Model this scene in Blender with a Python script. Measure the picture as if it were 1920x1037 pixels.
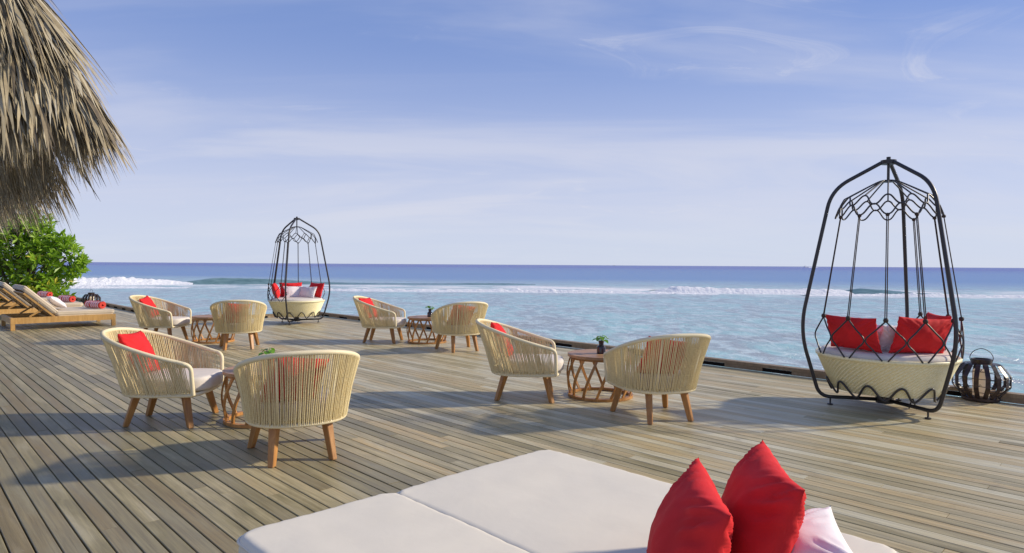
import bpy, bmesh, math, random
from mathutils import Vector, Matrix, noise
R = math.radians
PI = math.pi
sc = bpy.context.scene
for o in list(bpy.data.objects):
    bpy.data.objects.remove(o)
COL = sc.collection

# ------------------------------------------------------------------ camera
H_EYE = 1.3
cam_d = bpy.data.cameras.new('camera')
cam = bpy.data.objects.new('camera', cam_d)
COL.objects.link(cam)
cam_d.sensor_fit = 'HORIZONTAL'
cam_d.sensor_width = 36.0
cam_d.lens = 36.0 * 1220 / 1920
cam_d.clip_start = 0.05
cam_d.clip_end = 60000
cam.matrix_world = (Matrix.Translation((0, 0, H_EYE)) @ Matrix.Rotation(PI / 2 - math.atan(22.2 / 1220), 4, 'X')
                    @ Matrix.Rotation(R(0.358), 4, 'Z'))
sc.camera = cam

# ------------------------------------------------------------------ light
SUN_EL, SUN_AZ = 27.5, 82.0          # azimuth clockwise from +Y (view direction)
SKY_STRENGTH = 0.10
sun_d = bpy.data.lights.new('sun', 'SUN')
sun_d.energy = 3.5
sun_d.angle = R(2.8)
sun_d.color = (1.0, 0.87, 0.68)
sun = bpy.data.objects.new('sun', sun_d)
COL.objects.link(sun)
sdir = Vector((math.sin(R(SUN_AZ)) * math.cos(R(SUN_EL)), math.cos(R(SUN_AZ)) * math.cos(R(SUN_EL)), math.sin(R(SUN_EL))))
sun.rotation_euler = sdir.to_track_quat('Z', 'Y').to_euler()

# ------------------------------------------------------------------ node helper
class NT:
    def __init__(s, tree):
        s.t = tree; s.n = tree.nodes; s.l = tree.links
    def new(s, typ, **kw):
        nd = s.n.new(typ)
        ins = kw.pop('ins', {})
        for k, v in kw.items():
            setattr(nd, k, v)
        for k, v in ins.items():
            s.set(nd.inputs[k], v)
        return nd
    def set(s, sock, v):
        if hasattr(v, 'is_output'):
            s.l.new(v, sock)
        else:
            sock.default_value = v
    def math(s, op, a, b=None, c=None, clamp=False):
        nd = s.n.new('ShaderNodeMath'); nd.operation = op; nd.use_clamp = clamp
        s.set(nd.inputs[0], a)
        if b is not None: s.set(nd.inputs[1], b)
        if c is not None: s.set(nd.inputs[2], c)
        return nd.outputs[0]
    def vmath(s, op, a, b=None):
        nd = s.n.new('ShaderNodeVectorMath'); nd.operation = op
        s.set(nd.inputs[0], a)
        if b is not None: s.set(nd.inputs[1], b)
        return nd.outputs[0]
    def mix(s, f, a, b, mode='MIX'):
        nd = s.n.new('ShaderNodeMix'); nd.data_type = 'RGBA'; nd.blend_type = mode
        s.set(nd.inputs[0], f)
        s.set(nd.inputs[6], a if hasattr(a, 'is_output') else (*a[:3], 1))
        s.set(nd.inputs[7], b if hasattr(b, 'is_output') else (*b[:3], 1))
        return nd.outputs[2]
    def noise(s, vec, scale, detail=3, rough=0.5, dim='3D', dist=0.0):
        nd = s.n.new('ShaderNodeTexNoise'); nd.noise_dimensions = dim
        s.l.new(vec, nd.inputs['Vector'])
        nd.inputs['Scale'].default_value = scale
        nd.inputs['Detail'].default_value = detail
        nd.inputs['Roughness'].default_value = rough
        nd.inputs['Distortion'].default_value = dist
        return nd.outputs[0]
    def mapr(s, v, a, b, c=0.0, d=1.0, smooth=True):
        nd = s.n.new('ShaderNodeMapRange')
        nd.interpolation_type = 'SMOOTHSTEP' if smooth else 'LINEAR'
        s.set(nd.inputs[0], v)
        for i, x in enumerate((a, b, c, d)):
            s.set(nd.inputs[1 + i], x)
        return nd.outputs[0]
    def mapping(s, vec, scale=(1, 1, 1), rot=(0, 0, 0), loc=(0, 0, 0)):
        nd = s.n.new('ShaderNodeMapping')
        s.l.new(vec, nd.inputs[0])
        nd.inputs['Location'].default_value = loc
        nd.inputs['Rotation'].default_value = rot
        nd.inputs['Scale'].default_value = scale
        return nd.outputs[0]
    def sep(s, vec):
        nd = s.n.new('ShaderNodeSeparateXYZ'); s.l.new(vec, nd.inputs[0]); return nd.outputs
    def comb(s, x, y, z):
        nd = s.n.new('ShaderNodeCombineXYZ')
        for i, v in enumerate((x, y, z)): s.set(nd.inputs[i], v)
        return nd.outputs[0]
    def bump(s, h, strength=0.3, dist=0.01):
        nd = s.n.new('ShaderNodeBump')
        s.l.new(h, nd.inputs['Height'])
        nd.inputs['Strength'].default_value = strength
        nd.inputs['Distance'].default_value = dist
        return nd.outputs[0]

# ------------------------------------------------------------------ world
world = bpy.data.worlds.new('World')
sc.world = world
world.use_nodes = True
wt = NT(world.node_tree)
wt.n.clear()
sky = wt.new('ShaderNodeTexSky', sky_type='NISHITA', sun_disc=False, sun_elevation=R(SUN_EL), sun_rotation=R(SUN_AZ),
             altitude=0.0, air_density=1.0, dust_density=0.0, ozone_density=3.0)
tc = wt.new('ShaderNodeTexCoord')
CL1, CL2 = (22.995, 16.266), (33.703, 11.868)
dx, dy, dz = wt.sep(tc.outputs['Generated'])
zc = wt.math('MAXIMUM', dz, 0.0)
grad = wt.mix(wt.mapr(zc, 0.0, 0.45), wt.mix(wt.mapr(zc, 0.0, 0.3), (3.2, 4.0, 6.1), (2.3, 3.15, 5.6)), wt.mix(wt.mapr(zc, 0.4, 1.0), (1.5, 2.3, 4.75), (0.9, 1.55, 3.7)))
base = wt.mix(0.78, wt.mix(1.0, sky.outputs[0], (0.97, 0.93, 1.17), 'MULTIPLY'), grad)
den = wt.math('ADD', zc, 0.16)
pl = wt.comb(wt.math('DIVIDE', dx, den), wt.math('DIVIDE', dy, den), 0.0)
n1 = wt.noise(wt.mapping(pl, (0.45, 1.15, 1), (0, 0, R(-10)), (CL1[0], CL1[1], 0)), 1.0, 6, 0.52, '2D', 0.35)
n2 = wt.noise(wt.mapping(pl, (1.5, 2.3, 1), (0, 0, R(24)), (CL2[0], CL2[1], 0)), 1.0, 9, 0.64, '2D', 1.3)
veil = wt.mapr(n1, 0.40, 0.78, 0.0, 0.50)
wisp = wt.math('MULTIPLY', wt.mapr(n2, 0.46, 0.82, 0.0, 0.62), wt.mapr(n1, 0.38, 0.60))
low = wt.mapr(zc, 0.0, 0.36, 0.66, 0.0)
n3 = wt.noise(wt.mapping(pl, (0.35, 0.95, 1), (0, 0, R(6)), (41.7, 9.4, 0)), 1.0, 6, 0.55, '2D', 0.4)
veil = wt.math('MAXIMUM', veil, wt.math('MULTIPLY', wt.mapr(n3, 0.46, 0.70, 0.0, 0.6), wt.mapr(zc, 0.12, 0.32, 1.0, 0.2)))
cf = wt.math('SUBTRACT', 1.0, wt.math('MULTIPLY', wt.math('SUBTRACT', 1.0, wt.math('MAXIMUM', veil, wisp)), wt.math('SUBTRACT', 1.0, low)), clamp=True)
cloud = wt.mix(wt.mapr(zc, 0.0, 0.1), (4.95, 5.35, 6.2), (5.3, 5.4, 6.15))
skyc = wt.mix(cf, base, cloud)
bg = wt.new('ShaderNodeBackground', ins={'Strength': SKY_STRENGTH})
wt.l.new(skyc, bg.inputs[0])
wo = wt.new('ShaderNodeOutputWorld')
wt.l.new(bg.outputs[0], wo.inputs[0])

vs = sc.view_settings
vs.view_transform = 'Standard'
vs.look = 'None'
vs.exposure = 0.42
vs.gamma = 1.0
vs.use_curve_mapping = False
sc.render.engine = 'CYCLES'

# ------------------------------------------------------------------ deck axes: u along the boards, v across them towards the sea
ANG = math.atan(1182 / 1220)
U = Vector((-math.sin(ANG), math.cos(ANG), 0))
V = Vector((math.cos(ANG), math.sin(ANG), 0))
UROT = math.atan2(U.y, U.x)           # rotation that turns +X into U
def uv(u, v, z=0.0):
    p = U * u + V * v
    return Vector((p.x, p.y, z))

# ------------------------------------------------------------------ materials
MATS = {}
def mat(name, fn=None, color=(0.5, 0.5, 0.5), rough=0.6, metal=0.0, spec=0.5, **kw):
    if name in MATS: return MATS[name]
    m = bpy.data.materials.new(name)
    m.use_nodes = True
    t = NT(m.node_tree)
    b = t.n['Principled BSDF']
    b.inputs['Base Color'].default_value = (*color, 1)
    b.inputs['Roughness'].default_value = rough
    b.inputs['Metallic'].default_value = metal
    b.inputs['Specular IOR Level'].default_value = spec
    for k, v in kw.items():
        b.inputs[k].default_value = v
    if fn: fn(t, b)
    MATS[name] = m
    return m

def m_deck(t, b):
    pos = t.new('ShaderNodeNewGeometry').outputs['Position']
    at = t.new('ShaderNodeAttribute', attribute_name='tone')
    r1, r2, r3 = t.sep(at.outputs['Vector'])
    p = t.mapping(pos, rot=(0, 0, -UROT))
    off = t.comb(t.math('MULTIPLY', r1, 37.0), t.math('MULTIPLY', r2, 53.0), t.math('MULTIPLY', r3, 11.0))
    p = t.vmath('ADD', p, off)
    grain = t.noise(t.mapping(p, (2.2, 75, 1)), 1.0, 4, 0.6, '3D', 0.6)
    fine = t.noise(t.mapping(p, (14, 420, 1)), 1.0, 2, 0.5)
    blot = t.noise(t.mapping(p, (1.3, 9, 1)), 1.0, 4, 0.6, '3D', 0.4)
    cr = t.new('ShaderNodeValToRGB')
    e = cr.color_ramp.elements
    cols = [(0.0, (0.205, 0.168, 0.100)), (0.16, (0.270, 0.215, 0.130)), (0.30, (0.285, 0.250, 0.175)), (0.45, (0.270, 0.235, 0.145)),
            (0.6, (0.480, 0.415, 0.280)), (0.72, (0.530, 0.415, 0.245)), (0.84, (0.590, 0.535, 0.405)), (1.0, (0.670, 0.630, 0.525))]
    e[0].position, e[0].color = cols[0][0], (*cols[0][1], 1)
    e[1].position, e[1].color = cols[-1][0], (*cols[-1][1], 1)
    for q, c in cols[1:-1]:
        x = e.new(q); x.color = (*c, 1)
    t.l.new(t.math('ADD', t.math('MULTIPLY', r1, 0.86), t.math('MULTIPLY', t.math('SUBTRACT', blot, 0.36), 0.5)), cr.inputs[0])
    c = cr.outputs[0]
    c = t.mix(t.mapr(grain, 0.25, 0.75, 0.0, 1.0), t.mix(1.0, c, (0.72, 0.70, 0.66), 'MULTIPLY'), t.mix(1.0, c, (1.16, 1.16, 1.15), 'MULTIPLY'))
    c = t.mix(t.mapr(blot, 0.50, 0.78, 0.0, 0.45), c, (0.40, 0.385, 0.325))
    big = t.noise(pos, 0.55, 4, 0.6)
    c = t.mix(t.mapr(big, 0.48, 0.72, 0.0, 0.28), c, (0.32, 0.30, 0.165))
    c = t.mix(t.mapr(fine, 0.62, 0.80, 0.0, 0.35), c, (0.13, 0.105, 0.075))
    sc_ = t.noise(t.mapping(pos, (9, 9, 9)), 1.0, 6, 0.7, '3D', 1.5)
    c = t.mix(t.mapr(sc_, 0.66, 0.74, 0.0, 0.45), c, (0.56, 0.53, 0.46))
    st = t.noise(t.mapping(pos, (2.1, 2.1, 2.1), (0, 0, 0), (5, 3, 0)), 1.0, 5, 0.65, '3D', 0.6)
    c = t.mix(t.mapr(st, 0.58, 0.72, 0.0, 0.40), c, (0.17, 0.14, 0.10))
    c = t.mix(1.0, c, (0.965, 0.965, 0.845), 'MULTIPLY')
    t.l.new(c, b.inputs['Base Color'])
    t.l.new(t.mapr(grain, 0.2, 0.8, 0.36, 0.56), b.inputs['Roughness'])
    h = t.math('ADD', t.math('MULTIPLY', grain, 0.7), t.math('MULTIPLY', fine, 0.5))
    t.l.new(t.bump(h, 0.35, 0.003), b.inputs['Normal'])
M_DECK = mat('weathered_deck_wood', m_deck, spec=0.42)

def wood_fn(c1, c2, sx=3, sy=30, rough=(0.35, 0.55), bump=0.15):
    def fn(t, b):
        tcn = t.new('ShaderNodeTexCoord')
        oi = t.new('ShaderNodeObjectInfo')
        p = t.vmath('ADD', tcn.outputs['Object'], t.comb(oi.outputs['Random'], t.math('MULTIPLY', oi.outputs['Random'], 7.0), 0.0))
        g = t.noise(t.mapping(p, (sy, sy, sx)), 1.0, 4, 0.6, '3D', 0.8)
        g2 = t.noise(p, 6.0, 3, 0.5)
        c = t.mix(t.mapr(g, 0.28, 0.72), c1, c2)
        c = t.mix(t.mapr(g2, 0.35, 0.75, 0.0, 0.35), c, tuple(x * 0.7 for x in c1))
        k = t.math('ADD', 0.82, t.math('MULTIPLY', oi.outputs['Random'], 0.36))
        c = t.mix(1.0, c, t.comb(k, k, k), 'MULTIPLY')
        t.l.new(c, b.inputs['Base Color'])
        t.l.new(t.mapr(g, 0.2, 0.8, rough[0], rough[1]), b.inputs['Roughness'])
        t.l.new(t.bump(g, bump, 0.003), b.inputs['Normal'])
    return fn
M_TEAK = mat('oiled_teak', wood_fn((0.34, 0.150, 0.040), (0.50, 0.250, 0.075)))
M_TEAKTOP = mat('teak_table_boards', wood_fn((0.30, 0.155, 0.070), (0.47, 0.275, 0.140), 30, 3))
M_LOUNGE = mat('golden_teak_frame', wood_fn((0.45, 0.255, 0.080), (0.58, 0.355, 0.125)))
M_KERB = mat('brown_kerb_wood', wood_fn((0.215, 0.155, 0.095), (0.320, 0.240, 0.155), 3, 30, (0.5, 0.7)))
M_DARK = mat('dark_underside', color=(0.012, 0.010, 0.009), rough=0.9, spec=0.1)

def m_cord(t, b):
    tcn = t.new('ShaderNodeTexCoord')
    n = t.noise(t.mapping(tcn.outputs['Object'], (40, 40, 260)), 1.0, 2, 0.5)
    n2 = t.noise(tcn.outputs['Object'], 9.0, 2, 0.5)
    c = t.mix(t.mapr(n, 0.3, 0.7), (0.69, 0.565, 0.295), (0.85, 0.735, 0.44))
    c = t.mix(t.mapr(n2, 0.35, 0.7, 0.0, 0.25), c, (0.85, 0.755, 0.48))
    t.l.new(c, b.inputs['Base Color'])
    t.l.new(t.bump(n, 0.3, 0.002), b.inputs['Normal'])
M_CORD = mat('cream_cord', m_cord, rough=0.6, spec=0.3)
M_RAIL = mat('cord_wrapped_rail', m_cord if False else None, color=(0.78, 0.69, 0.46), rough=0.55, spec=0.35)

def fabric_fn(col, var=0.12, scale=900, wr=0.25):
    def fn(t, b):
        tcn = t.new('ShaderNodeTexCoord')
        n = t.noise(tcn.outputs['Object'], scale, 1, 0.5)
        n2 = t.noise(tcn.outputs['Object'], 5.0, 3, 0.55, '3D', 0.3)
        n3 = t.noise(tcn.outputs['Object'], 16.0, 3, 0.55, '3D', 0.6)
        d = tuple(x * (1 - var) for x in col); u_ = tuple(min(1, x * (1 + var * 0.5)) for x in col)
        c = t.mix(t.mapr(n2, 0.3, 0.7), d, u_)
        t.l.new(c, b.inputs['Base Color'])
        h = t.math('ADD', t.math('MULTIPLY', n, 0.05), t.math('ADD', t.math('MULTIPLY', n2, 1.0), t.math('MULTIPLY', n3, 0.30)))
        t.l.new(t.bump(h, wr, 0.02), b.inputs['Normal'])
    return fn
M_RED = mat('red_canvas', fabric_fn((0.66, 0.024, 0.028), 0.16, 700, 0.34), rough=0.8, spec=0.2)
M_WHITE = mat('white_canvas', fabric_fn((0.80, 0.755, 0.765), 0.05), rough=0.85, spec=0.2)
M_SEAT = mat('pale_seat_canvas', fabric_fn((0.68, 0.63, 0.565), 0.06), rough=0.85, spec=0.2)
M_MATT = mat('daybed_canvas', fabric_fn((0.745, 0.695, 0.580), 0.025, 700, 0.10), rough=0.85, spec=0.2)
M_LMATT = mat('beige_lounger_canvas', fabric_fn((0.60, 0.515, 0.40), 0.06), rough=0.85, spec=0.2)
M_IRON = mat('dark_powder_coated_steel', color=(0.030, 0.028, 0.032), rough=0.38, spec=0.5)
M_ROPE = mat('brown_black_rope', color=(0.050, 0.034, 0.028), rough=0.7, spec=0.3)
def m_wick(t, b):
    tcn = t.new('ShaderNodeTexCoord')
    n = t.noise(tcn.outputs['Object'], 60, 2, 0.5)
    t.l.new(t.mix(t.mapr(n, 0.3, 0.7), (0.79, 0.71, 0.41), (0.87, 0.81, 0.53)), b.inputs['Base Color'])
M_WICK = mat('cream_wicker', m_wick, rough=0.42, spec=0.45)
def m_lant(t, b):
    tcn = t.new('ShaderNodeTexCoord')
    n = t.noise(tcn.outputs['Object'], 22, 4, 0.6)
    t.l.new(t.mix(t.mapr(n, 0.35, 0.7), (0.026, 0.017, 0.016), (0.058, 0.036, 0.031)), b.inputs['Base Color'])
    t.l.new(t.mapr(n, 0.3, 0.7, 0.28, 0.5), b.inputs['Roughness'])
M_LANT = mat('dark_brown_lacquered_strip', m_lant, spec=0.35)
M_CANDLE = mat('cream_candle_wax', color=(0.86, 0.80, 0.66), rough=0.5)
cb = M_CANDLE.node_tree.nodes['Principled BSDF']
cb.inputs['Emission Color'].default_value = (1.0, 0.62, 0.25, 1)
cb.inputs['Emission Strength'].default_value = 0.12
M_GLASS = mat('dark_bottle_glass', color=(0.022, 0.015, 0.028), rough=0.12, spec=0.6)
def leaf_fn(c1, c2, c3):
    def fn(t, b):
        at = t.new('ShaderNodeAttribute', attribute_name='tone')
        r1, r2, r3 = t.sep(at.outputs['Vector'])
        c = t.mix(r1, c1, c2)
        c = t.mix(t.mapr(r2, 0.90, 0.94), c, c3)
        t.l.new(c, b.inputs['Base Color'])
        b.inputs['Transmission Weight'].default_value = 0.0
        tr = t.new('ShaderNodeBsdfTranslucent')
        t.l.new(t.mix(1.0, c, (1.3, 1.5, 0.5), 'MULTIPLY'), tr.inputs[0])
        ms = t.new('ShaderNodeMixShader', ins={0: 0.33})
        t.l.new(b.outputs[0], ms.inputs[1]); t.l.new(tr.outputs[0], ms.inputs[2])
        t.l.new(ms.outputs[0], t.n['Material Output'].inputs[0])
    return fn
M_BUSH = mat('glossy_green_leaf', leaf_fn((0.140, 0.275, 0.016), (0.320, 0.480, 0.040), (0.55, 0.48, 0.04)), rough=0.38, spec=0.5)
M_POTHOS = mat('pot_plant_leaf', leaf_fn((0.09, 0.23, 0.02), (0.17, 0.36, 0.03), (0.2, 0.38, 0.03)), rough=0.35, spec=0.5)
M_STEM = mat('green_stem', color=(0.16, 0.22, 0.05), rough=0.6)
M_BARK = mat('grey_bark', color=(0.12, 0.095, 0.07), rough=0.9)
def m_thatch(t, b):
    at = t.new('ShaderNodeAttribute', attribute_name='tone')
    r1, r2, r3 = t.sep(at.outputs['Vector'])
    cr = t.new('ShaderNodeValToRGB')
    e = cr.color_ramp.elements
    e[0].color = (0.110, 0.088, 0.060, 1)
    e[1].color = (0.52, 0.49, 0.40, 1)
    for q, c in ((0.3, (0.225, 0.182, 0.112)), (0.55, (0.350, 0.298, 0.190)), (0.8, (0.44, 0.390, 0.275))):
        x = e.new(q); x.color = (*c, 1)
    pos = t.new('ShaderNodeNewGeometry').outputs['Position']
    n = t.noise(pos, 14, 3, 0.6)
    t.l.new(t.math('ADD', t.math('MULTIPLY', r1, 0.8), t.math('MULTIPLY', t.math('SUBTRACT', n, 0.4), 0.6)), cr.inputs[0])
    t.l.new(cr.outputs[0], b.inputs['Base Color'])
M_THATCH = mat('dry_palm_thatch', m_thatch, rough=0.55, spec=0.35)
M_CORE = mat('thatch_core', color=(0.085, 0.062, 0.040), rough=0.95, spec=0.1)
def m_towel(t, b):
    tcn = t.new('ShaderNodeTexCoord')
    x, y, z = t.sep(tcn.outputs['Object'])
    s = t.math('GREATER_THAN', t.math('SINE', t.math('MULTIPLY', x, 2 * PI / 0.056)), -0.1)
    s = t.math('MULTIPLY', s, t.math('LESS_THAN', x, 0.085))
    t.l.new(t.mix(s, (0.66, 0.080, 0.060), (0.72, 0.64, 0.70)), b.inputs['Base Color'])
    t.l.new(t.bump(t.noise(tcn.outputs['Object'], 160, 2, 0.6), 0.5, 0.006), b.inputs['Normal'])
M_TOWEL = mat('striped_towel', m_towel, rough=0.95, spec=0.1)
M_BOATW = mat('white_boat_paint', color=(0.78, 0.79, 0.80), rough=0.3)
M_BOATG = mat('boat_window', color=(0.03, 0.035, 0.05), rough=0.15)
M_BOATD = mat('dark_boat_paint', color=(0.06, 0.06, 0.08), rough=0.5)
M_SAND = mat('sand', color=(0.42, 0.35, 0.25), rough=0.95)

# ------------------------------------------------------------------ mesh helper
class MB:
    def __init__(s):
        s.v = []; s.f = []; s.tone = []
    def add(s, verts, faces, tone=None):
        k = len(s.v)
        s.v += [tuple(p) for p in verts]
        s.f += [tuple(i + k for i in f) for f in faces]
        s.tone += [tone or (0.5, 0.5, 0.5)] * len(verts)
    def box(s, c, size, rot=None, tone=None, taper=None):
        hx, hy, hz = size[0] / 2, size[1] / 2, size[2] / 2
        P = []
        for z in (-hz, hz):
            k = taper if (taper and z < 0) else 1.0
            P += [Vector((-hx * k, -hy * k, z)), Vector((hx * k, -hy * k, z)), Vector((hx * k, hy * k, z)), Vector((-hx * k, hy * k, z))]
        if rot is not None: P = [rot @ p for p in P]
        c = Vector(c)
        s.add([p + c for p in P], [(3, 2, 1, 0), (4, 5, 6, 7), (0, 1, 5, 4), (1, 2, 6, 5), (2, 3, 7, 6), (3, 0, 4, 7)], tone)
    def tube(s, pts, r, n=8, closed=False, caps=True, tone=None):
        pts = [Vector(p) for p in pts]
        m = len(pts)
        rr = r if hasattr(r, '__len__') else [r] * m
        rings = []
        prev = None
        for i in range(m):
            if closed: d = pts[(i + 1) % m] - pts[i - 1]
            else: d = pts[min(i + 1, m - 1)] - pts[max(i - 1, 0)]
            d.normalize()
            if prev is None:
                a = Vector((0, 0, 1)) if abs(d.z) < 0.9 else Vector((1, 0, 0))
                nx = d.cross(a).normalized()
            else:
                nx = (prev - d * prev.dot(d)).normalized()
            prev = nx
            ny = d.cross(nx)
            rings.append([pts[i] + (nx * math.cos(2 * PI * k / n) + ny * math.sin(2 * PI * k / n)) * rr[i] for k in range(n)])
        V_ = [p for ring in rings for p in ring]
        F = []
        for i in range(m if closed else m - 1):
            j = (i + 1) % m
            for k in range(n):
                k2 = (k + 1) % n
                F.append((i * n + k, j * n + k, j * n + k2, i * n + k2))
        if caps and not closed:
            F.append(tuple(range(n))[::1]); F.append(tuple((m - 1) * n + k for k in reversed(range(n))))
        s.add(V_, F, tone)
    def lathe(s, prof, n=32, a0=0.0, a1=2 * PI, c=(0, 0, 0), capb=False, capt=False):
        full = abs(a1 - a0 - 2 * PI) < 1e-6
        cols = n if full else n + 1
        V_ = []
        for i in range(cols):
            a = a0 + (a1 - a0) * i / n
            for (r, z) in prof:
                V_.append((c[0] + r * math.cos(a), c[1] + r * math.sin(a), c[2] + z))
        m = len(prof); F = []
        for i in range(n):
            j = (i + 1) % cols
            for k in range(m - 1):
                F.append((i * m + k, j * m + k, j * m + k + 1, i * m + k + 1))
        if capb: F.append(tuple(i * m for i in reversed(range(cols))))
        if capt: F.append(tuple(i * m + m - 1 for i in range(cols)))
        s.add(V_, F)
    def slab(s, outline, z0, z1, bev=0.03, crown=0.0, seg=4):
        """rounded cushion from a closed outline (list of xy, counter-clockwise)"""
        n = len(outline)
        cx = sum(p[0] for p in outline) / n; cy = sum(p[1] for p in outline) / n
        rows = []
        for i in range(seg + 1):
            a = PI / 2 * i / seg
            rows.append((bev * (1 - math.sin(a)), z0 + bev * (1 - math.cos(a))))
        for i in range(seg + 1):
            a = PI / 2 * i / seg
            rows.append((bev * (1 - math.cos(a)), z1 - bev * (1 - math.sin(a))))
        V_ = []
        nrm = []
        for i in range(n):
            a = Vector(outline[i - 1]); c_ = Vector(outline[(i + 1) % n])
            d = (c_ - a).normalized()
            nrm.append(Vector((-d.y, d.x)))
        for ins, z in rows:
            for i in range(n):
                p = Vector(outline[i]) + nrm[i] * ins
                V_.append((p.x, p.y, z))
        F = []
        for k in range(len(rows) - 1):
            for i in range(n):
                j = (i + 1) % n
                F.append((k * n + i, k * n + j, (k + 1) * n + j, (k + 1) * n + i))
        F.append(tuple(reversed(range(n))))
        base = (len(rows) - 1) * n
        last = base
        for q, f in enumerate((0.75, 0.45, 0.18)):
            st = len(V_)
            for i in range(n):
                p = V_[base + i]
                V_.append((cx + (p[0] - cx) * f, cy + (p[1] - cy) * f, z1 + crown * (1 - f * f)))
            for i in range(n):
                j = (i + 1) % n
                F.append((last + i, last + j, st + j, st + i))
            last = st
        F.append(tuple(last + i for i in range(n)))
        s.add(V_, F)
    def mesh(s, name, m, smooth=False, tone=False):
        me = bpy.data.meshes.new(name)
        me.from_pydata(s.v, [], s.f)
        if tone:
            at = me.attributes.new('tone', 'FLOAT_VECTOR', 'POINT')
            at.data.foreach_set('vector', [x for t3 in s.tone for x in t3])
        me.materials.append(m)
        if smooth:
            me.polygons.foreach_set('use_smooth', [True] * len(me.polygons))
        me.update()
        return me
    def obj(s, name, m, parent=None, smooth=False, tone=False, loc=None, rotz=None, auto=None):
        me = s.mesh(name, m, smooth, tone)
        if auto is not None:
            try: me.set_sharp_from_angle(angle=R(auto))
            except Exception: pass
        return link(name, me, parent, loc, rotz)

def link(name, me, parent=None, loc=None, rotz=None):
    o = bpy.data.objects.new(name, me)
    COL.objects.link(o)
    if parent is not None: o.parent = parent
    if loc is not None: o.location = loc
    if rotz is not None: o.rotation_euler = (0, 0, rotz)
    return o
def tag(o, label=None, cat=None, group=None, kind=None):
    if label: o['label'] = label
    if cat: o['category'] = cat
    if group: o['group'] = group
    if kind: o['kind'] = kind
    return o
def thing(name, loc, rotz=0.0):
    o = bpy.data.objects.new(name, None)
    COL.objects.link(o)
    o.empty_display_size = 0.2
    o.location = loc
    o.rotation_euler = (0, 0, rotz)
    return o
def copy_tree(o, parent=None):
    c = o.copy()
    COL.objects.link(c)
    c.parent = parent
    for ch in list(o.children):
        copy_tree(ch, c)
    return c
def bez(pts, n=10, closed=False):
    """Catmull-Rom through points"""
    P = [Vector(p) for p in pts]
    out = []
    m = len(P)
    for i in range(m if closed else m - 1):
        if closed: p0, p1, p2, p3 = P[i - 1], P[i], P[(i + 1) % m], P[(i + 2) % m]
        else: p0, p1, p2, p3 = P[max(i - 1, 0)], P[i], P[i + 1], P[min(i + 2, m - 1)]
        for k in range(n):
            t = k / n
            out.append(0.5 * ((2 * p1) + (p2 - p0) * t + (2 * p0 - 5 * p1 + 4 * p2 - p3) * t * t + (3 * p1 - p0 - 3 * p2 + p3) * t ** 3))
    if not closed: out.append(P[-1])
    return out
def fillet(pts, r, n=6):
    """polyline with rounded corners"""
    P = [Vector(p) for p in pts]
    rr = r if hasattr(r, '__len__') else [r] * len(P)
    out = [P[0]]
    for i in range(1, len(P) - 1):
        a = (P[i - 1] - P[i]); b = (P[i + 1] - P[i])
        d = min(rr[i], a.length * 0.49, b.length * 0.49)
        a = P[i] + a.normalized() * d; b = P[i] + b.normalized() * d
        for k in range(n + 1):
            t = k / n
            out.append(a * (1 - t) ** 2 + P[i] * 2 * t * (1 - t) + b * t * t)
    out.append(P[-1])
    return out

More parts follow.
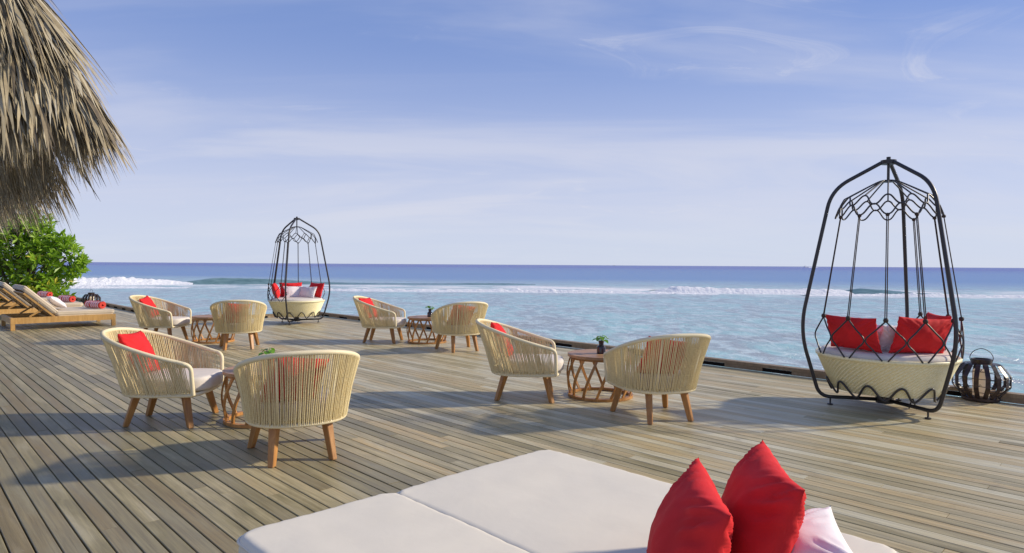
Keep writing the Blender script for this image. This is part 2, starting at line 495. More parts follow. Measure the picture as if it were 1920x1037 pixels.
# ================================================================== SEA
Z_SEA = -1.7
def m_sea(t, b):
    pos = t.new('ShaderNodeNewGeometry').outputs['Position']
    x, y, z = t.sep(pos)
    # distance past the reef edge, which runs from (-60, 84) to (60, 64)
    d = t.math('SUBTRACT', y, t.math('ADD', 76.0, t.math('MULTIPLY', x, -0.165)))
    wob = t.math('MULTIPLY', t.math('SUBTRACT', t.noise(t.mapping(pos, (0.02, 0.02, 1)), 1.0, 3, 0.5, '2D'), 0.5), 30.0)
    deep = t.mapr(t.math('ADD', d, wob), 4.0, 75.0)
    deep2 = t.mapr(d, 60.0, 900.0)
    patch = t.noise(t.mapping(pos, (0.30, 0.17, 1)), 1.0, 6, 0.66, '2D', 0.8)
    patch2 = t.noise(t.mapping(pos, (1.3, 0.8, 1)), 1.0, 4, 0.62, '2D', 0.5)
    shal = t.mix(t.mapr(patch, 0.38, 0.60), (0.340, 0.600, 0.610), (0.340, 0.390, 0.430))
    shal = t.mix(t.mapr(patch, 0.58, 0.74, 0.0, 0.55), shal, (0.235, 0.235, 0.225))
    shal = t.mix(t.mapr(patch2, 0.44, 0.66, 0.0, 0.75), shal, (0.62, 0.76, 0.78))
    near = t.mapr(d, -75.0, -15.0, 0.0, 1.0)
    shal = t.mix(t.math('MULTIPLY', near, 0.45), shal, (0.340, 0.480, 0.590))
    c = t.mix(deep, shal, (0.170, 0.300, 0.54))
    c = t.mix(deep2, c, (0.105, 0.150, 0.45))
    # drifting foam left behind the breakers
    fn = t.noise(t.mapping(pos, (0.10, 0.30, 1)), 1.0, 6, 0.62, '2D', 1.2)
    band = t.math('MULTIPLY', t.mapr(d, -12.0, -2.0), t.mapr(d, 8.0, 24.0, 1.0, 0.0))
    foam = t.math('MULTIPLY', t.mapr(fn, 0.42, 0.60), band)
    c = t.mix(foam, c, (0.75, 0.78, 0.80))
    t.l.new(c, b.inputs['Base Color'])
    t.l.new(t.mix(foam, (0.16, 0.16, 0.16), (0.6, 0.6, 0.6)), b.inputs['Roughness'])
    w1 = t.noise(t.mapping(pos, (0.85, 0.75, 1), (0, 0, R(10))), 1.0, 5, 0.62, '2D', 0.6)
    w2 = t.noise(t.mapping(pos, (2.6, 1.9, 1), (0, 0, R(-14))), 1.0, 5, 0.65, '2D', 0.5)
    w3 = t.noise(t.mapping(pos, (0.10, 0.20, 1), (0, 0, R(6))), 1.0, 3, 0.5, '2D', 0.3)
    h = t.math('ADD', t.math('MULTIPLY', w1, 0.55), t.math('ADD', t.math('MULTIPLY', w2, 0.24), t.math('MULTIPLY', w3, 1.2)))
    bn = t.bump(h, 0.9, 0.8)
    df = t.new('ShaderNodeBsdfDiffuse'); gl = t.new('ShaderNodeBsdfGlossy', ins={'Roughness': 0.16})
    t.l.new(c, df.inputs[0]); t.l.new(t.bump(h, 0.30, 0.5), df.inputs['Normal']); t.l.new(bn, gl.inputs['Normal'])
    fr = t.new('ShaderNodeFresnel', ins={0: 1.33}); t.l.new(bn, fr.inputs['Normal'])
    ms = t.new('ShaderNodeMixShader')
    t.l.new(t.math('MULTIPLY', t.math('MINIMUM', fr.outputs[0], 0.46), t.math('SUBTRACT', 1.0, foam)), ms.inputs[0])
    t.l.new(df.outputs[0], ms.inputs[1]); t.l.new(gl.outputs[0], ms.inputs[2])
    t.l.new(ms.outputs[0], t.n['Material Output'].inputs[0])
M_SEA = mat('reef_water', m_sea, rough=0.15, spec=0.42, IOR=1.33)
mb = MB()
ys = [-60, -20, 0, 20, 40, 60, 80, 100, 140, 200, 400, 1000, 4000, 15000, 45000]
xs = [-50000, -15000, -4000, -1000, -300, -120, -60, -30, 0, 30, 60, 120, 300, 1000, 4000, 15000, 50000]
mb.add([(x, y, Z_SEA) for y in ys for x in xs],
       [(j * len(xs) + i, j * len(xs) + i + 1, (j + 1) * len(xs) + i + 1, (j + 1) * len(xs) + i) for j in range(len(ys) - 1) for i in range(len(xs) - 1)])
tag(mb.obj('sea', M_SEA), 'shallow turquoise reef water turning deep blue towards the horizon', 'sea', kind='structure')

# breaking waves -----------------------------------------------------
def m_foam(t, b):
    pos = t.new('ShaderNodeNewGeometry').outputs['Position']
    n = t.noise(pos, 2.2, 5, 0.65)
    t.l.new(t.mix(t.mapr(n, 0.3, 0.7), (0.74, 0.77, 0.80), (0.90, 0.91, 0.92)), b.inputs['Base Color'])
    t.l.new(t.bump(n, 0.7, 0.3), b.inputs['Normal'])
M_FOAM = mat('white_surf_foam', m_foam, rough=0.8, spec=0.2)
def m_face(t, b):
    pos = t.new('ShaderNodeNewGeometry').outputs['Position']
    n = t.noise(t.mapping(pos, (0.6, 0.6, 3)), 1.0, 4, 0.6)
    t.l.new(t.mix(t.mapr(n, 0.3, 0.7), (0.115, 0.215, 0.225), (0.20, 0.32, 0.335)), b.inputs['Base Color'])
    t.l.new(t.bump(n, 0.5, 0.2), b.inputs['Normal'])
M_FACE = mat('green_wave_face', m_face, rough=0.22, spec=0.4)
def ridge(name, m, path, heights, depth, lump, seed, label, step=0.2, steep=0.25):
    """a swell or line of white water lying on the sea: a ridge with an uneven crest"""
    P = [Vector((*p, 0)) for p in path]
    pts = []
    L = 0
    tot = sum((P[i + 1] - P[i]).length for i in range(len(P) - 1))
    for i in range(len(P) - 1):
        seg = (P[i + 1] - P[i]).length
        n = max(2, int(seg / step))
        for k in range(n):
            t = k / n
            s = (L + seg * t) / tot
            hs = heights
            q = s * (len(hs) - 1); a = int(q); fr = q - a
            h = hs[a] * (1 - fr) + hs[min(a + 1, len(hs) - 1)] * fr
            pts.append((P[i].lerp(P[i + 1], t), h, (P[i + 1] - P[i]).normalized()))
        L += seg
    prof = [(-0.55, -0.08), (-0.42, 0.10), (-0.30, 0.36), (-0.18, 0.72), (-0.05, 0.97), (0.08, 1.0), (0.25, 0.80), (0.5, 0.5), (0.8, 0.22), (1.15, -0.08)]
    mb = MB()
    V_ = []
    for (p, h, d) in pts:
        nv = Vector((-d.y, d.x, 0))
        if nv.y < 0: nv = -nv
        for (a, b_) in prof:
            q = p + nv * (a * depth)
            e = noise.fractal(Vector((q.x * 1.2 + seed, q.y * 1.2, seed * 1.7)), 0.75, 2.1, 5)
            e2 = noise.fractal(Vector((q.x * 0.16 + seed, q.y * 0.16, seed * 2.7)), 0.8, 2.0, 3)
            zz = h * b_ * (1 + lump * e + 0.35 * lump * e2) if b_ > 0 else b_ * 0.3
            off = nv * (lump * 0.35 * h * e) if b_ > 0 else Vector((0, 0, 0)) + nv * (depth * 0.12 * e2 + 0.25 * e * lump)
            V_.append((q.x + off.x, q.y + off.y, Z_SEA + zz))
    m_ = len(prof)
    F = [(i * m_ + k, i * m_ + k + 1, (i + 1) * m_ + k + 1, (i + 1) * m_ + k) for i in range(len(pts) - 1) for k in range(m_ - 1)]
    mb.add(V_, F)
    o = mb.obj(name, m, None, smooth=True)
    tag(o, label, 'wave', kind='stuff')
    return o
ridge('breaking_wave', M_FOAM, [(-68, 80), (-57, 83.01), (-51, 86.5), (-46.5, 89.2), (-44, 90.3)], [0.4, 0.7, 0.9, 1.0, 1.1, 0.9, 1.05, 0.8, 0.55, 0.15], 3.4, 0.26, 1.3,
      'tall white crest of breaking surf beyond the beach loungers')
ridge('green_wave', M_FACE, [(-46.5, 90.4), (-40, 92), (-33, 93), (-24, 94), (-14, 95.5), (1, 97), (4, 97)], [0.2, 0.88, 0.85, 0.66, 0.40, 0.26, 0.20, 0.18, 0.20, 0.26, 0.24, 0.1], 2.6, 0.06, 4.1,
      'smooth green wave face rising right of the white crest', 0.5)
ridge('surf_foam', M_FOAM, [(-64, 71.5), (-54, 73), (-46, 75.5), (-38, 77)], [0.25, 0.42, 0.45, 0.35, 0.22, 0.12, 0.03], 2.2, 0.5, 7.7,
      'low broken foam in front of the tall white crest')
ridge('surf_foam', M_FOAM, [(-26, 73.5), (-18.5, 71.5), (-8, 71), (2, 71), (12, 69.8), (22, 68.5)], [0.04, 0.18, 0.22, 0.2, 0.26, 0.30, 0.22, 0.15, 0.04], 1.6, 0.55, 2.9,
      'long thin line of foam crossing the middle of the lagoon')
ridge('surf_foam', M_FOAM, [(-2, 88), (4, 84), (10, 82), (17, 78)], [0.02, 0.20, 0.16, 0.14, 0.12, 0.06], 4.5, 0.28, 5.3,
      'broad sheet of white water behind the thin foam line')
ridge('breaking_wave', M_FOAM, [(16, 73), (19, 72.3), (27, 71.5), (36, 71), (37, 71)], [0.15, 0.72, 0.62, 0.52, 0.50, 0.50, 0.46, 0.52, 0.52, 0.3], 3.2, 0.26, 9.4,
      'white breaking wave rolling in left of the near hanging swing')
ridge('green_wave', M_FACE, [(35.5, 72), (38, 71.8), (42, 71.5), (47, 71)], [0.2, 0.62, 0.45, 0.2, 0.05], 2.0, 0.05, 3.3,
      'short green wave face seen through the near hanging swing', 0.5)
ridge('surf_foam', M_FOAM, [(30, 66.5), (38, 67), (46, 66), (56, 64.5), (70, 63)], [0.05, 0.22, 0.26, 0.22, 0.28, 0.24, 0.2], 1.5, 0.55, 6.1,
      'thin foam line at the right edge of the lagoon')

# boats --------------------------------------------------------------
def boat(loc, length, rotz, mh, label):
    t = thing('motor_boat', loc, rotz)
    tag(t, label, 'boat')
    L = length; mb = MB()
    secs = []
    for i in range(9):
        s = i / 8
        w = 0.15 * L * (1 - max(0, s - 0.45) ** 2 * 3.2)
        x = -L / 2 + L * s; sheer = 0.11 * L + 0.07 * L * s * s
        secs.append([(x, -w, sheer), (x, -w * 0.7, -0.1), (x, w * 0.7, -0.1), (x, w, sheer)])
    V_ = [p for q in secs for p in q]
    F = [(i * 4 + k, i * 4 + k + 1, i * 4 + k + 5, i * 4 + k + 4) for i in range(8) for k in range(3)]
    F += [(i * 4 + 3, i * 4, i * 4 + 4, i * 4 + 7) for i in range(8)] + [(0, 3, 2, 1), (32, 33, 34, 35)]
    mb.add(V_, F); mb.obj('hull', mh, t)
    mb = MB(); mb.box((-0.05 * L, 0, 0.20 * L), (0.42 * L, 0.22 * L, 0.13 * L)); cab = mb.obj('cabin', M_BOATW if mh is M_BOATW else mh, t)
    mb = MB(); mb.box((-0.05 * L, 0, 0.215 * L), (0.36 * L, 0.222 * L, 0.03 * L)); mb.obj('window', M_BOATG, cab)
    mb = MB(); mb.box((-0.10 * L, 0, 0.31 * L), (0.26 * L, 0.2 * L, 0.03 * L)); mb.tube([(-0.1 * L, 0, 0.26 * L), (-0.1 * L, 0, 0.42 * L)], 0.008 * L, 6); mb.obj('roof', mh, t)
    return t
boat((765, 1700, Z_SEA), 15, R(205), M_BOATW, 'small white motor boat far out near the horizon')
boat((470, 3000, Z_SEA), 10, R(100), M_BOATD, 'tiny dark boat on the horizon, middle of the view')
ridge('boat_wake', M_FOAM, [(772, 1697), (786, 1697), (800, 1698)], [1.6, 1.8, 1.0, 0.2], 4.0, 0.4, 8.8, 'white wake trailing behind the far motor boat', 1.5)

# ================================================================== DECK
rnd = random.Random(4)
PITCH, GAP, TH = 0.0868, 0.0070, 0.028
deck = MB()
def deck_quad(u0, u1, v0, v1, z):
    return [uv(u0, v0, z), uv(u0, v1, z), uv(u1, v1, z), uv(u1, v0, z)]
V_END, V_STEP, U_STEP = 7.78, 4.72, 15.05
# dark framing below the boards
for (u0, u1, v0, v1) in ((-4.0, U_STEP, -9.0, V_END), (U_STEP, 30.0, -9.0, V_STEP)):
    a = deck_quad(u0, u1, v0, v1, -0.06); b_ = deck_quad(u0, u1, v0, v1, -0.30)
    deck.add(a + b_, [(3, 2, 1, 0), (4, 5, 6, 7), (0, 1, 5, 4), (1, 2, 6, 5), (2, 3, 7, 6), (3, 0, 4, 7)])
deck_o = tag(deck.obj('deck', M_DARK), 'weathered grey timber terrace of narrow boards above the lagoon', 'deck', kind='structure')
posts = MB()
for u in [x * 2.4 - 3 for x in range(8)]:
    posts.tube([uv(u, V_END - 0.35, -0.28), uv(u, V_END - 0.35, -3.0)], 0.11, 10)
posts.obj('pile', M_KERB, deck_o)
rows = []
v = V_END - PITCH / 2 - 0.002
while v > -8.6:
    rows.append(v); v -= PITCH
boards = []
for v in rows:
    umax = U_STEP - 0.01 if v > V_STEP - 0.02 else 29.5
    u = -3.9 - rnd.random() * 2.5
    while u < umax:
        L = rnd.uniform(1.8, 4.4)
        u1 = min(u + L, umax)
        if u1 - u > 0.15:
            a = max(u, -3.9)
            if u1 > a + 0.1: boards.append((a, u1 - 0.003, v, min(1.0, max(0.0, 0.02 + rnd.random() * 0.46 + 0.50 * min(1.0, max(0.0, (v - 0.3) / 3.6)))), rnd.random(), rnd.random()))  # tone rises seaward: some bleaching, plus brighter light painted into the wood
        u = u1
def seen_size(bd):
    """rough apparent size of a board from where the photograph stands"""
    best = 0
    for k in range(9):
        p = uv(bd[0] + (bd[1] - bd[0]) * k / 8, bd[2])
        if p.y > 1.2 and abs(p.x / p.y) < 0.80 and p.y < 26:
            if 1.3 / p.y < 0.46: best += (bd[1] - bd[0]) / p.y ** 2.4
    return best
boards.sort(key=seen_size, reverse=True)
def board_geo(mb, bd, centre=None):
    a, b_, v, r1, r2, r3 = bd
    w = PITCH - GAP + (r2 - 0.5) * 0.003
    dz = (r3 - 0.5) * 0.0024
    tilt = (r1 - 0.5) * 0.0022
    bev = 0.0025
    prof = [(-w / 2, -TH), (-w / 2, -bev - tilt), (-w / 2 + bev, -tilt), (w / 2 - bev, tilt), (w / 2, -bev + tilt), (w / 2, -TH)]
    V_ = []
    o = centre or Vector((0, 0, 0))
    for u in (a, b_):
        for (q, z) in prof:
            V_.append(uv(u, v + q, z + dz) - o)
    F = [(k, k + 6, k + 7, k + 1) for k in range(5)] + [(0, 1, 2, 3, 4, 5), (11, 10, 9, 8, 7, 6)]
    mb.add(V_, F, (r1, r2, r3))
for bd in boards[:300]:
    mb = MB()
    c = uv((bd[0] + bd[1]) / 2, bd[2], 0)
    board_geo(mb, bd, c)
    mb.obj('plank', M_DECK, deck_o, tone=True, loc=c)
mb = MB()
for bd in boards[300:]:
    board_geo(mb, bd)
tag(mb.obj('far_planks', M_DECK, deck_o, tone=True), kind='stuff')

# kerb along the water's edge ---------------------------------------
def kerb(name, p0, p1, inward, label, period=0.86, slot=0.36, phase=0.0):
    p0 = Vector(p0); p1 = Vector(p1)
    d = (p1 - p0); L = d.length; d.normalize()
    rz = math.atan2(d.y, d.x)
    root = thing(name, p0, rz)
    tag(root, label, 'kerb', kind='structure')
    s = inward
    n = max(1, round(L / 3.2))
    for i in range(n):
        a = L * i / n; b_ = L * (i + 1) / n - 0.004
        mb = MB(); mb.box(((b_ - a) / 2, 0, 0.0), (b_ - a, 0.105, 0.040)); mb.obj('cap_board', M_KERB, root, loc=(a, 0, 0.072))
    x = 0.0 - phase
    me = None
    while x < L:
        a = max(x, 0.0); b_ = min(x + period - slot, L)
        if b_ > a + 0.02:
            mb = MB(); mb.box((0, 0, 0), (b_ - a, 0.098, 0.048)); mb.obj('spacer_block', M_KERB, root, loc=((a + b_) / 2, 0, 0.0265))
        x += period
    mb = MB(); mb.box((L / 2, -s * 0.044, 0.0265), (L - 0.01, 0.006, 0.046)); mb.obj('back_board', M_DARK, root)  # added near-black backing: the slots' shade is put into its colour
    return root
kerb('deck_kerb', uv(-3.9, V_END + 0.05), uv(U_STEP + 0.10, V_END + 0.05), -1, 'long brown kerb beam with dark drain slots along the lagoon edge', 0.86, 0.36, 0.25)
kerb('deck_kerb', uv(U_STEP + 0.055, V_STEP + 0.11), uv(U_STEP + 0.055, V_END - 0.012), 1, 'short tan kerb behind the far hanging swing where the deck steps in', 0.86, 0.2, 0.0)
kerb('deck_kerb', uv(U_STEP + 0.12, V_STEP + 0.05), uv(29.8, V_STEP + 0.05), -1, 'dark kerb running past the sun loungers at far left', 0.86, 0.36, 0.1)

# ================================================================== ROPE ARMCHAIR
def u_curve(hw_f, hw_m, xf, xm, xb, n=60):
    """U-shaped plan from front right (y<0) round the back to front left; evenly spaced by arc length"""
    pts = []
    for i in range(21):
        t = i / 20
        x = xf + (xm - xf) * t
        pts.append(Vector((x, -(hw_f + (hw_m - hw_f) * math.sin(t * PI / 2)), 0)))
    for i in range(1, 60):
        a = PI * i / 60
        e = 2 / 2.35
        cx, sy = math.cos(a), math.sin(a)
        pts.append(Vector((xm - (xm - xb) * abs(sy) ** e, -hw_m * math.copysign(abs(cx) ** e, cx), 0)))
    for i in range(20, -1, -1):
        t = i / 20
        x = xf + (xm - xf) * t
        pts.append(Vector((x, (hw_f + (hw_m - hw_f) * math.sin(t * PI / 2)), 0)))
    ds = [0]
    for i in range(1, len(pts)): ds.append(ds[-1] + (pts[i] - pts[i - 1]).length)
    out = []; j = 0
    for k in range(n):
        s = ds[-1] * k / (n - 1)
        while j < len(ds) - 2 and ds[j + 1] < s: j += 1
        f = (s - ds[j]) / max(1e-9, ds[j + 1] - ds[j])
        out.append(pts[j].lerp(pts[j + 1], min(1, max(0, f))))
    return out
def chair_top_z(x):
    # arm height at the front, climbing to the back rest
    t = min(1, max(0, (0.27 - x) / 0.74))
    return 0.512 + 0.232 * (1.04 * t ** 1.12 - 0.04 * t ** 4)
def sample(curve, s):
    q = s * (len(curve) - 1); i = min(int(q), len(curve) - 2)
    return curve[i].lerp(curve[i + 1], q - i)
def make_chair():
    root = thing('armchair', (0, 0, 0))
    N = 200
    top = u_curve(0.335, 0.385, 0.265, -0.05, -0.47, N)
    for p in top: p.z = chair_top_z(p.x)
    bot = u_curve(0.300, 0.315, 0.285, 0.0, -0.315, N)
    for p in bot: p.z = 0.262
    # top rail with the two front posts
    path = fillet([(0.300, -0.305, 0.262), (0.292, -0.335, top[0].z - 0.012), (0.20, top[14].y, chair_top_z(0.2) + 0.001)], [0, 0.07, 0], 8)
    i0 = next(i for i, p in enumerate(top) if p.x < 0.19)
    mid = [p for p in top[i0:N - i0]]
    right = path[:-1]
    left = [Vector((p.x, -p.y, p.z)) for p in reversed(right)]
    rail = right + mid + left
    # resample finely and rib the surface like wound cord
    ds = [0]
    for i in range(1, len(rail)): ds.append(ds[-1] + (rail[i] - rail[i - 1]).length)
    fine = []; j = 0; n = int(ds[-1] / 0.0058)
    for k in range(n):
        s = ds[-1] * k / (n - 1)
        while j < len(ds) - 2 and ds[j + 1] < s: j += 1
        fine.append(rail[j].lerp(rail[j + 1], min(1, (s - ds[j]) / max(1e-9, ds[j + 1] - ds[j]))))
    mb = MB(); mb.tube(fine, [0.0165 + (0.0011 if i % 2 else -0.0011) for i in range(len(fine))], 8)
    mb.obj('top_rail', M_RAIL, root, smooth=True)
    # bottom ring
    ring = [p for p in bot] + [Vector((0.305 + 0.035 * math.sin(PI * k / 12), 0.295 - 0.59 * k / 12, 0.262)) for k in range(1, 12)]
    mb = MB(); mb.tube(ring, [0.0155 + (0.001 if i % 2 else -0.001) for i in range(len(ring))], 8, closed=True)
    mb.obj('seat_ring', M_RAIL, root, smooth=True)
    # cords: two layers, outside and inside of the rails
    mb = MB()
    rr = random.Random(8)
    n = 128
    for lay in (0, 1):
        for k in range(n):
            s = (k + 0.28 * lay + 0.3) / n
            if s > 0.997: continue
            s0 = 0.012 + 0.976 * s
            a = sample(top, s0).copy(); b_ = sample(bot, 0.004 + 0.992 * s).copy()
            ra = Vector((a.x + 0.05, a.y, 0)).normalized(); rb = Vector((b_.x, b_.y, 0)).normalized()
            off = 0.0125 if lay == 0 else -0.0105
            a += ra * off; b_ += rb * off
            tg = Vector((-ra.y, ra.x, 0)); a += tg * rr.gauss(0, 0.0017); b_ += tg * rr.gauss(0, 0.0021); jit = (rr.random() - 0.5) * 0.007
            m_ = a.lerp(b_, 0.5) + Vector((-ra.y, ra.x, 0)) * jit - ra * (0.008 if lay == 0 else -0.001)
            mb.tube([a, m_, b_], 0.0036 * rr.uniform(0.88, 1.12), 5, caps=False)
    tag(mb.obj('cord_weave', M_CORD, root, smooth=True), kind='stuff')
    # posts inside the weave
    for s in (0.20, 0.40, 0.60, 0.80):
        a = sample(top, s); b_ = sample(bot, s)
        mb = MB(); mb.tube([a, b_], 0.009, 8); mb.obj('support_post', M_RAIL, root, smooth=True)
    # seat pan and cushion
    out = []
    for i in range(40):
        a = 2 * PI * i / 40
        c_, s_ = math.cos(a), math.sin(a)
        ex = 2 / 3.4
        x = (0.362 if c_ > 0 else 0.275) * math.copysign(abs(c_) ** ex, c_)
        y = 0.272 * math.copysign(abs(s_) ** ex, s_)
        out.append((x + 0.02, y))
    mb = MB(); mb.slab([(p[0] * 0.86, p[1] * 1.02) for p in out], 0.245, 0.272, 0.008); mb.obj('seat_pan', M_CORD, root)
    mb = MB(); mb.slab(out, 0.276, 0.392, 0.034, 0.014); mb.obj('seat_cushion', M_SEAT, root, smooth=True)
    # legs
    for (tx, ty, bx, by) in ((-0.185, 0.165, -0.262, 0.192), (-0.185, -0.165, -0.262, -0.192), (0.205, 0.215, 0.262, 0.268), (0.205, -0.215, 0.262, -0.268)):
        a = Vector((tx, ty, 0.252)); b_ = Vector((bx, by, 0.0))
        ang = math.atan2(by, bx)
        ca, sa = math.cos(ang), math.sin(ang)
        V_ = []
        for (c_, hw) in ((b_, 0.0205), (a, 0.028)):
            for (q, w) in ((-1, -1), (1, -1), (1, 1), (-1, 1)):
                V_.append((c_.x + (q * ca - w * sa) * hw, c_.y + (q * sa + w * ca) * hw, c_.z))
        me = bmesh.new()
        vs_ = [me.verts.new(p) for p in V_]
        for f in [(3, 2, 1, 0), (4, 5, 6, 7), (0, 1, 5, 4), (1, 2, 6, 5), (2, 3, 7, 6), (3, 0, 4, 7)]: me.faces.new([vs_[i] for i in f])
        bmesh.ops.bevel(me, geom=list(me.edges), offset=0.004, segments=1, affect='EDGES')
        m2 = bpy.data.meshes.new('leg'); me.to_mesh(m2); me.free()
        m2.materials.append(M_TEAK)
        link('leg', m2, root)
    return root

# pillows ------------------------------------------------------------
def pillow_mesh(name, w, h, th, m, seed, n=34):
    mb = MB()
    V_ = []; F = []
    idx = {}
    for side in (1, -1):
        for i in range(n + 1):
            for j in range(n + 1):
                a = -1 + 2 * i / n; b_ = -1 + 2 * j / n
                a = math.sin(a * PI / 2) * 0.35 + a * 0.65; b_ = math.sin(b_ * PI / 2) * 0.35 + b_ * 0.65
                edge = i in (0, n) or j in (0, n)
                if edge and side == -1: idx[(side, i, j)] = idx[(1, i, j)]; continue
                px = w / 2 * a * (1 - 0.085 * (1 - b_ * b_)); py = h / 2 * b_ * (1 - 0.085 * (1 - a * a))
                t = max(0.0, (1 - a ** 2) * (1 - b_ ** 2)) ** 0.50
                e = noise.fractal(Vector((px * 6 + seed, py * 6, seed * 3.1 + side)), 0.9, 2.0, 3)
                # puckers running in from the corners
                ca = abs(abs(a) - abs(b_))
                puck = 0.030 * math.sin(21 * ca + seed + 3 * e) * max(0, abs(a) + abs(b_) - 0.85) * t + 0.006 * math.sin((px + py * 0.6) * 60 + seed + 4 * e) * t * (1 - t)
                z = side * (th / 2 * t * (1 + 0.17 * e) + (puck if not edge else 0))
                if edge: z += 0.004 * noise.noise(Vector((px * 9 + seed, py * 9, 0)))
                idx[(side, i, j)] = len(V_)
                V_.append((px, py, z))
    for side in (1, -1):
        for i in range(n):
            for j in range(n):
                q = [idx[(side, i, j)], idx[(side, i + 1, j)], idx[(side, i + 1, j + 1)], idx[(side, i, j + 1)]]
                F.append(tuple(q if side == 1 else reversed(q)))
    mb.add(V_, F)
    return mb.mesh(name, m, smooth=True)
PM = {}
def pillow(loc, face, lean, w=0.40, h=0.40, th=0.15, roll=0.0, m=None, label='', group=None, seed=0.0):
    """face: heading in degrees (counter-clockwise from +X) the front looks to; lean: degrees tipped back; loc: centre"""
    m = m or M_RED
    key = (w, h, th, m.name, seed)
    if key not in PM: PM[key] = pillow_mesh('pillow', w, h, th, m, seed)
    o = link('pillow', PM[key])
    # local z -> facing direction, local y -> up
    f = Vector((math.cos(R(face)) * math.cos(R(lean)), math.sin(R(face)) * math.cos(R(lean)), math.sin(R(lean))))
    up = Vector((-math.cos(R(face)) * math.sin(R(lean)), -math.sin(R(face)) * math.sin(R(lean)), math.cos(R(lean))))
    xx = up.cross(f)
    M = Matrix((xx, up, f)).transposed().to_4x4()
    o.matrix_world = Matrix.Translation(Vector(loc)) @ M @ Matrix.Rotation(R(roll), 4, 'Z')
    tag(o, label, 'pillow', group)
    return o

CHAIRS = [  # x, y, heading, label, pillow label
    (-2.80, 5.33, 4.6, 'cream rope armchair seen from its side nearest the bottom left corner', 'red pillow inside the near left armchair that faces right'),
    (-1.47, 4.44, 117, 'largest cream rope armchair, seen from behind, right of the nearest table', 'red pillow glimpsed through the back of the largest armchair'),
    (-5.74, 10.70, 1, 'small far cream rope armchair beside the loungers, facing right', 'red pillow in the far left armchair facing right'),
    (-4.18, 9.96, 111, 'far cream rope armchair seen from behind, left of the far hanging swing', 'red pillow glimpsed through the far armchair left of the far swing'),
    (-2.16, 10.88, -4, 'far cream rope armchair in the middle row facing right by the lagoon', 'red pillow in the far middle armchair by the lagoon'),
    (-0.80, 9.87, 116, 'far cream rope armchair seen from behind, right of the far vase', 'red pillow glimpsed through the far middle armchair seen from behind'),
    (0.132, 6.38, -2.5, 'cream rope armchair facing right in the centre of the picture', 'red pillow in the centre armchair facing right'),
    (1.24, 5.61, 108, 'cream rope armchair seen from behind, right of the centre table', 'red pillow glimpsed through the centre armchair seen from behind'),
]
chair0 = make_chair()
for i, (x, y, hd, lab, plab) in enumerate(CHAIRS):
    c = chair0 if i == 0 else copy_tree(chair0)
    c.location = (x, y, 0.002)
    c.rotation_euler = (0, 0, R(hd))
    tag(c, lab, 'armchair', 'rope armchairs around the low tables')
    rr = random.Random(i * 7 + 3)
    f = Vector((math.cos(R(hd)), math.sin(R(hd)), 0)); l = Vector((-f.y, f.x, 0))
    side = rr.uniform(-0.06, 0.06)
    back = hd > 60
    p = Vector((x, y, 0)) - f * (0.21 if back else 0.225) + l * (0.05 if back else side) + Vector((0, 0, 0.535 if back else 0.565))
    pillow(p, hd + rr.uniform(-14, 14), 27, 0.38, 0.38, 0.14, rr.uniform(5, 12) if back else rr.uniform(-8, 8), M_RED, plab, 'red pillows in the armchairs', seed=float(i % 3))

# ================================================================== LOW ROUND TABLE
def make_table():
    root = thing('side_table', (0, 0, 0))
    RT = 0.325
    nb = 7
    wd = 2 * RT / nb
    for k in range(nb):
        y0 = -RT + wd * k + 0.0015; y1 = y0 + wd - 0.003
        yy = [y0 + (y1 - y0) * q / 8 for q in range(9)]
        xr = [math.sqrt(max(0, RT * RT - y * y)) + 0.0005 for y in yy]
        out = [(xr[q], yy[q]) for q in range(9)] + [(-xr[q], yy[q]) for q in reversed(range(9))]
        mb = MB()
        n = len(out)
        V_ = [(p[0], p[1], 0.397) for p in out] + [(p[0], p[1], 0.422) for p in out]
        F = [tuple(reversed(range(n))), tuple(range(n, 2 * n))] + [(i, (i + 1) % n, n + (i + 1) % n, n + i) for i in range(n)]
        mb.add(V_, F); mb.obj('top_board', M_TEAKTOP, root)
    mb = MB(); mb.lathe([(0.255, 0.374), (0.300, 0.374), (0.300, 0.3965), (0.255, 0.3965), (0.255, 0.374)], 40); mb.obj('upper_ring', M_TEAK, root)
    mb = MB(); mb.lathe([(0.283, 0.0), (0.322, 0.0), (0.322, 0.026), (0.283, 0.026), (0.283, 0.0)], 48); mb.obj('base_ring', M_TEAK, root)
    n = 14
    mb = MB()
    rings = []
    for q in range(9):
        t = q / 8
        a = R(-12 + 25 * (1 - t)); r = 0.301 + 0.030 * math.sin(PI * t) + 0.0 * t
        z = 0.024 + (0.378 - 0.024) * t
        p = Vector((r * math.cos(-a), r * math.sin(-a), z))
        er = Vector((math.cos(-a), math.sin(-a), 0)); et = Vector((-er.y, er.x, 0))
        rings.append([p + er * x + et * y for (x, y) in ((-0.007, -0.0135), (0.007, -0.0135), (0.007, 0.0135), (-0.007, 0.0135))])
    V_ = [p for ring in rings for p in ring]
    F = [(i * 4 + k, i * 4 + (k + 1) % 4, (i + 1) * 4 + (k + 1) % 4, (i + 1) * 4 + k) for i in range(8) for k in range(4)] + [(3, 2, 1, 0), (32, 33, 34, 35)]
    mb.add(V_, F)
    me = mb.mesh('slat', M_TEAK)
    for k in range(n):
        link('slat', me, root, (0, 0, 0), 2 * PI * k / n)
    return root
TABLES = [
    (-2.05, 5.40, 20, 'low round slatted teak table half hidden by the largest armchair'),
    (-4.93, 10.74, 5, 'far low round teak table between the two armchairs at left, without a vase in view'),
    (-1.41, 10.83, 33, 'far low round teak table carrying a vase at the lagoon edge'),
    (0.885, 6.46, 12, 'low round slatted teak table in the centre carrying a dark vase'),
]
table0 = make_table()
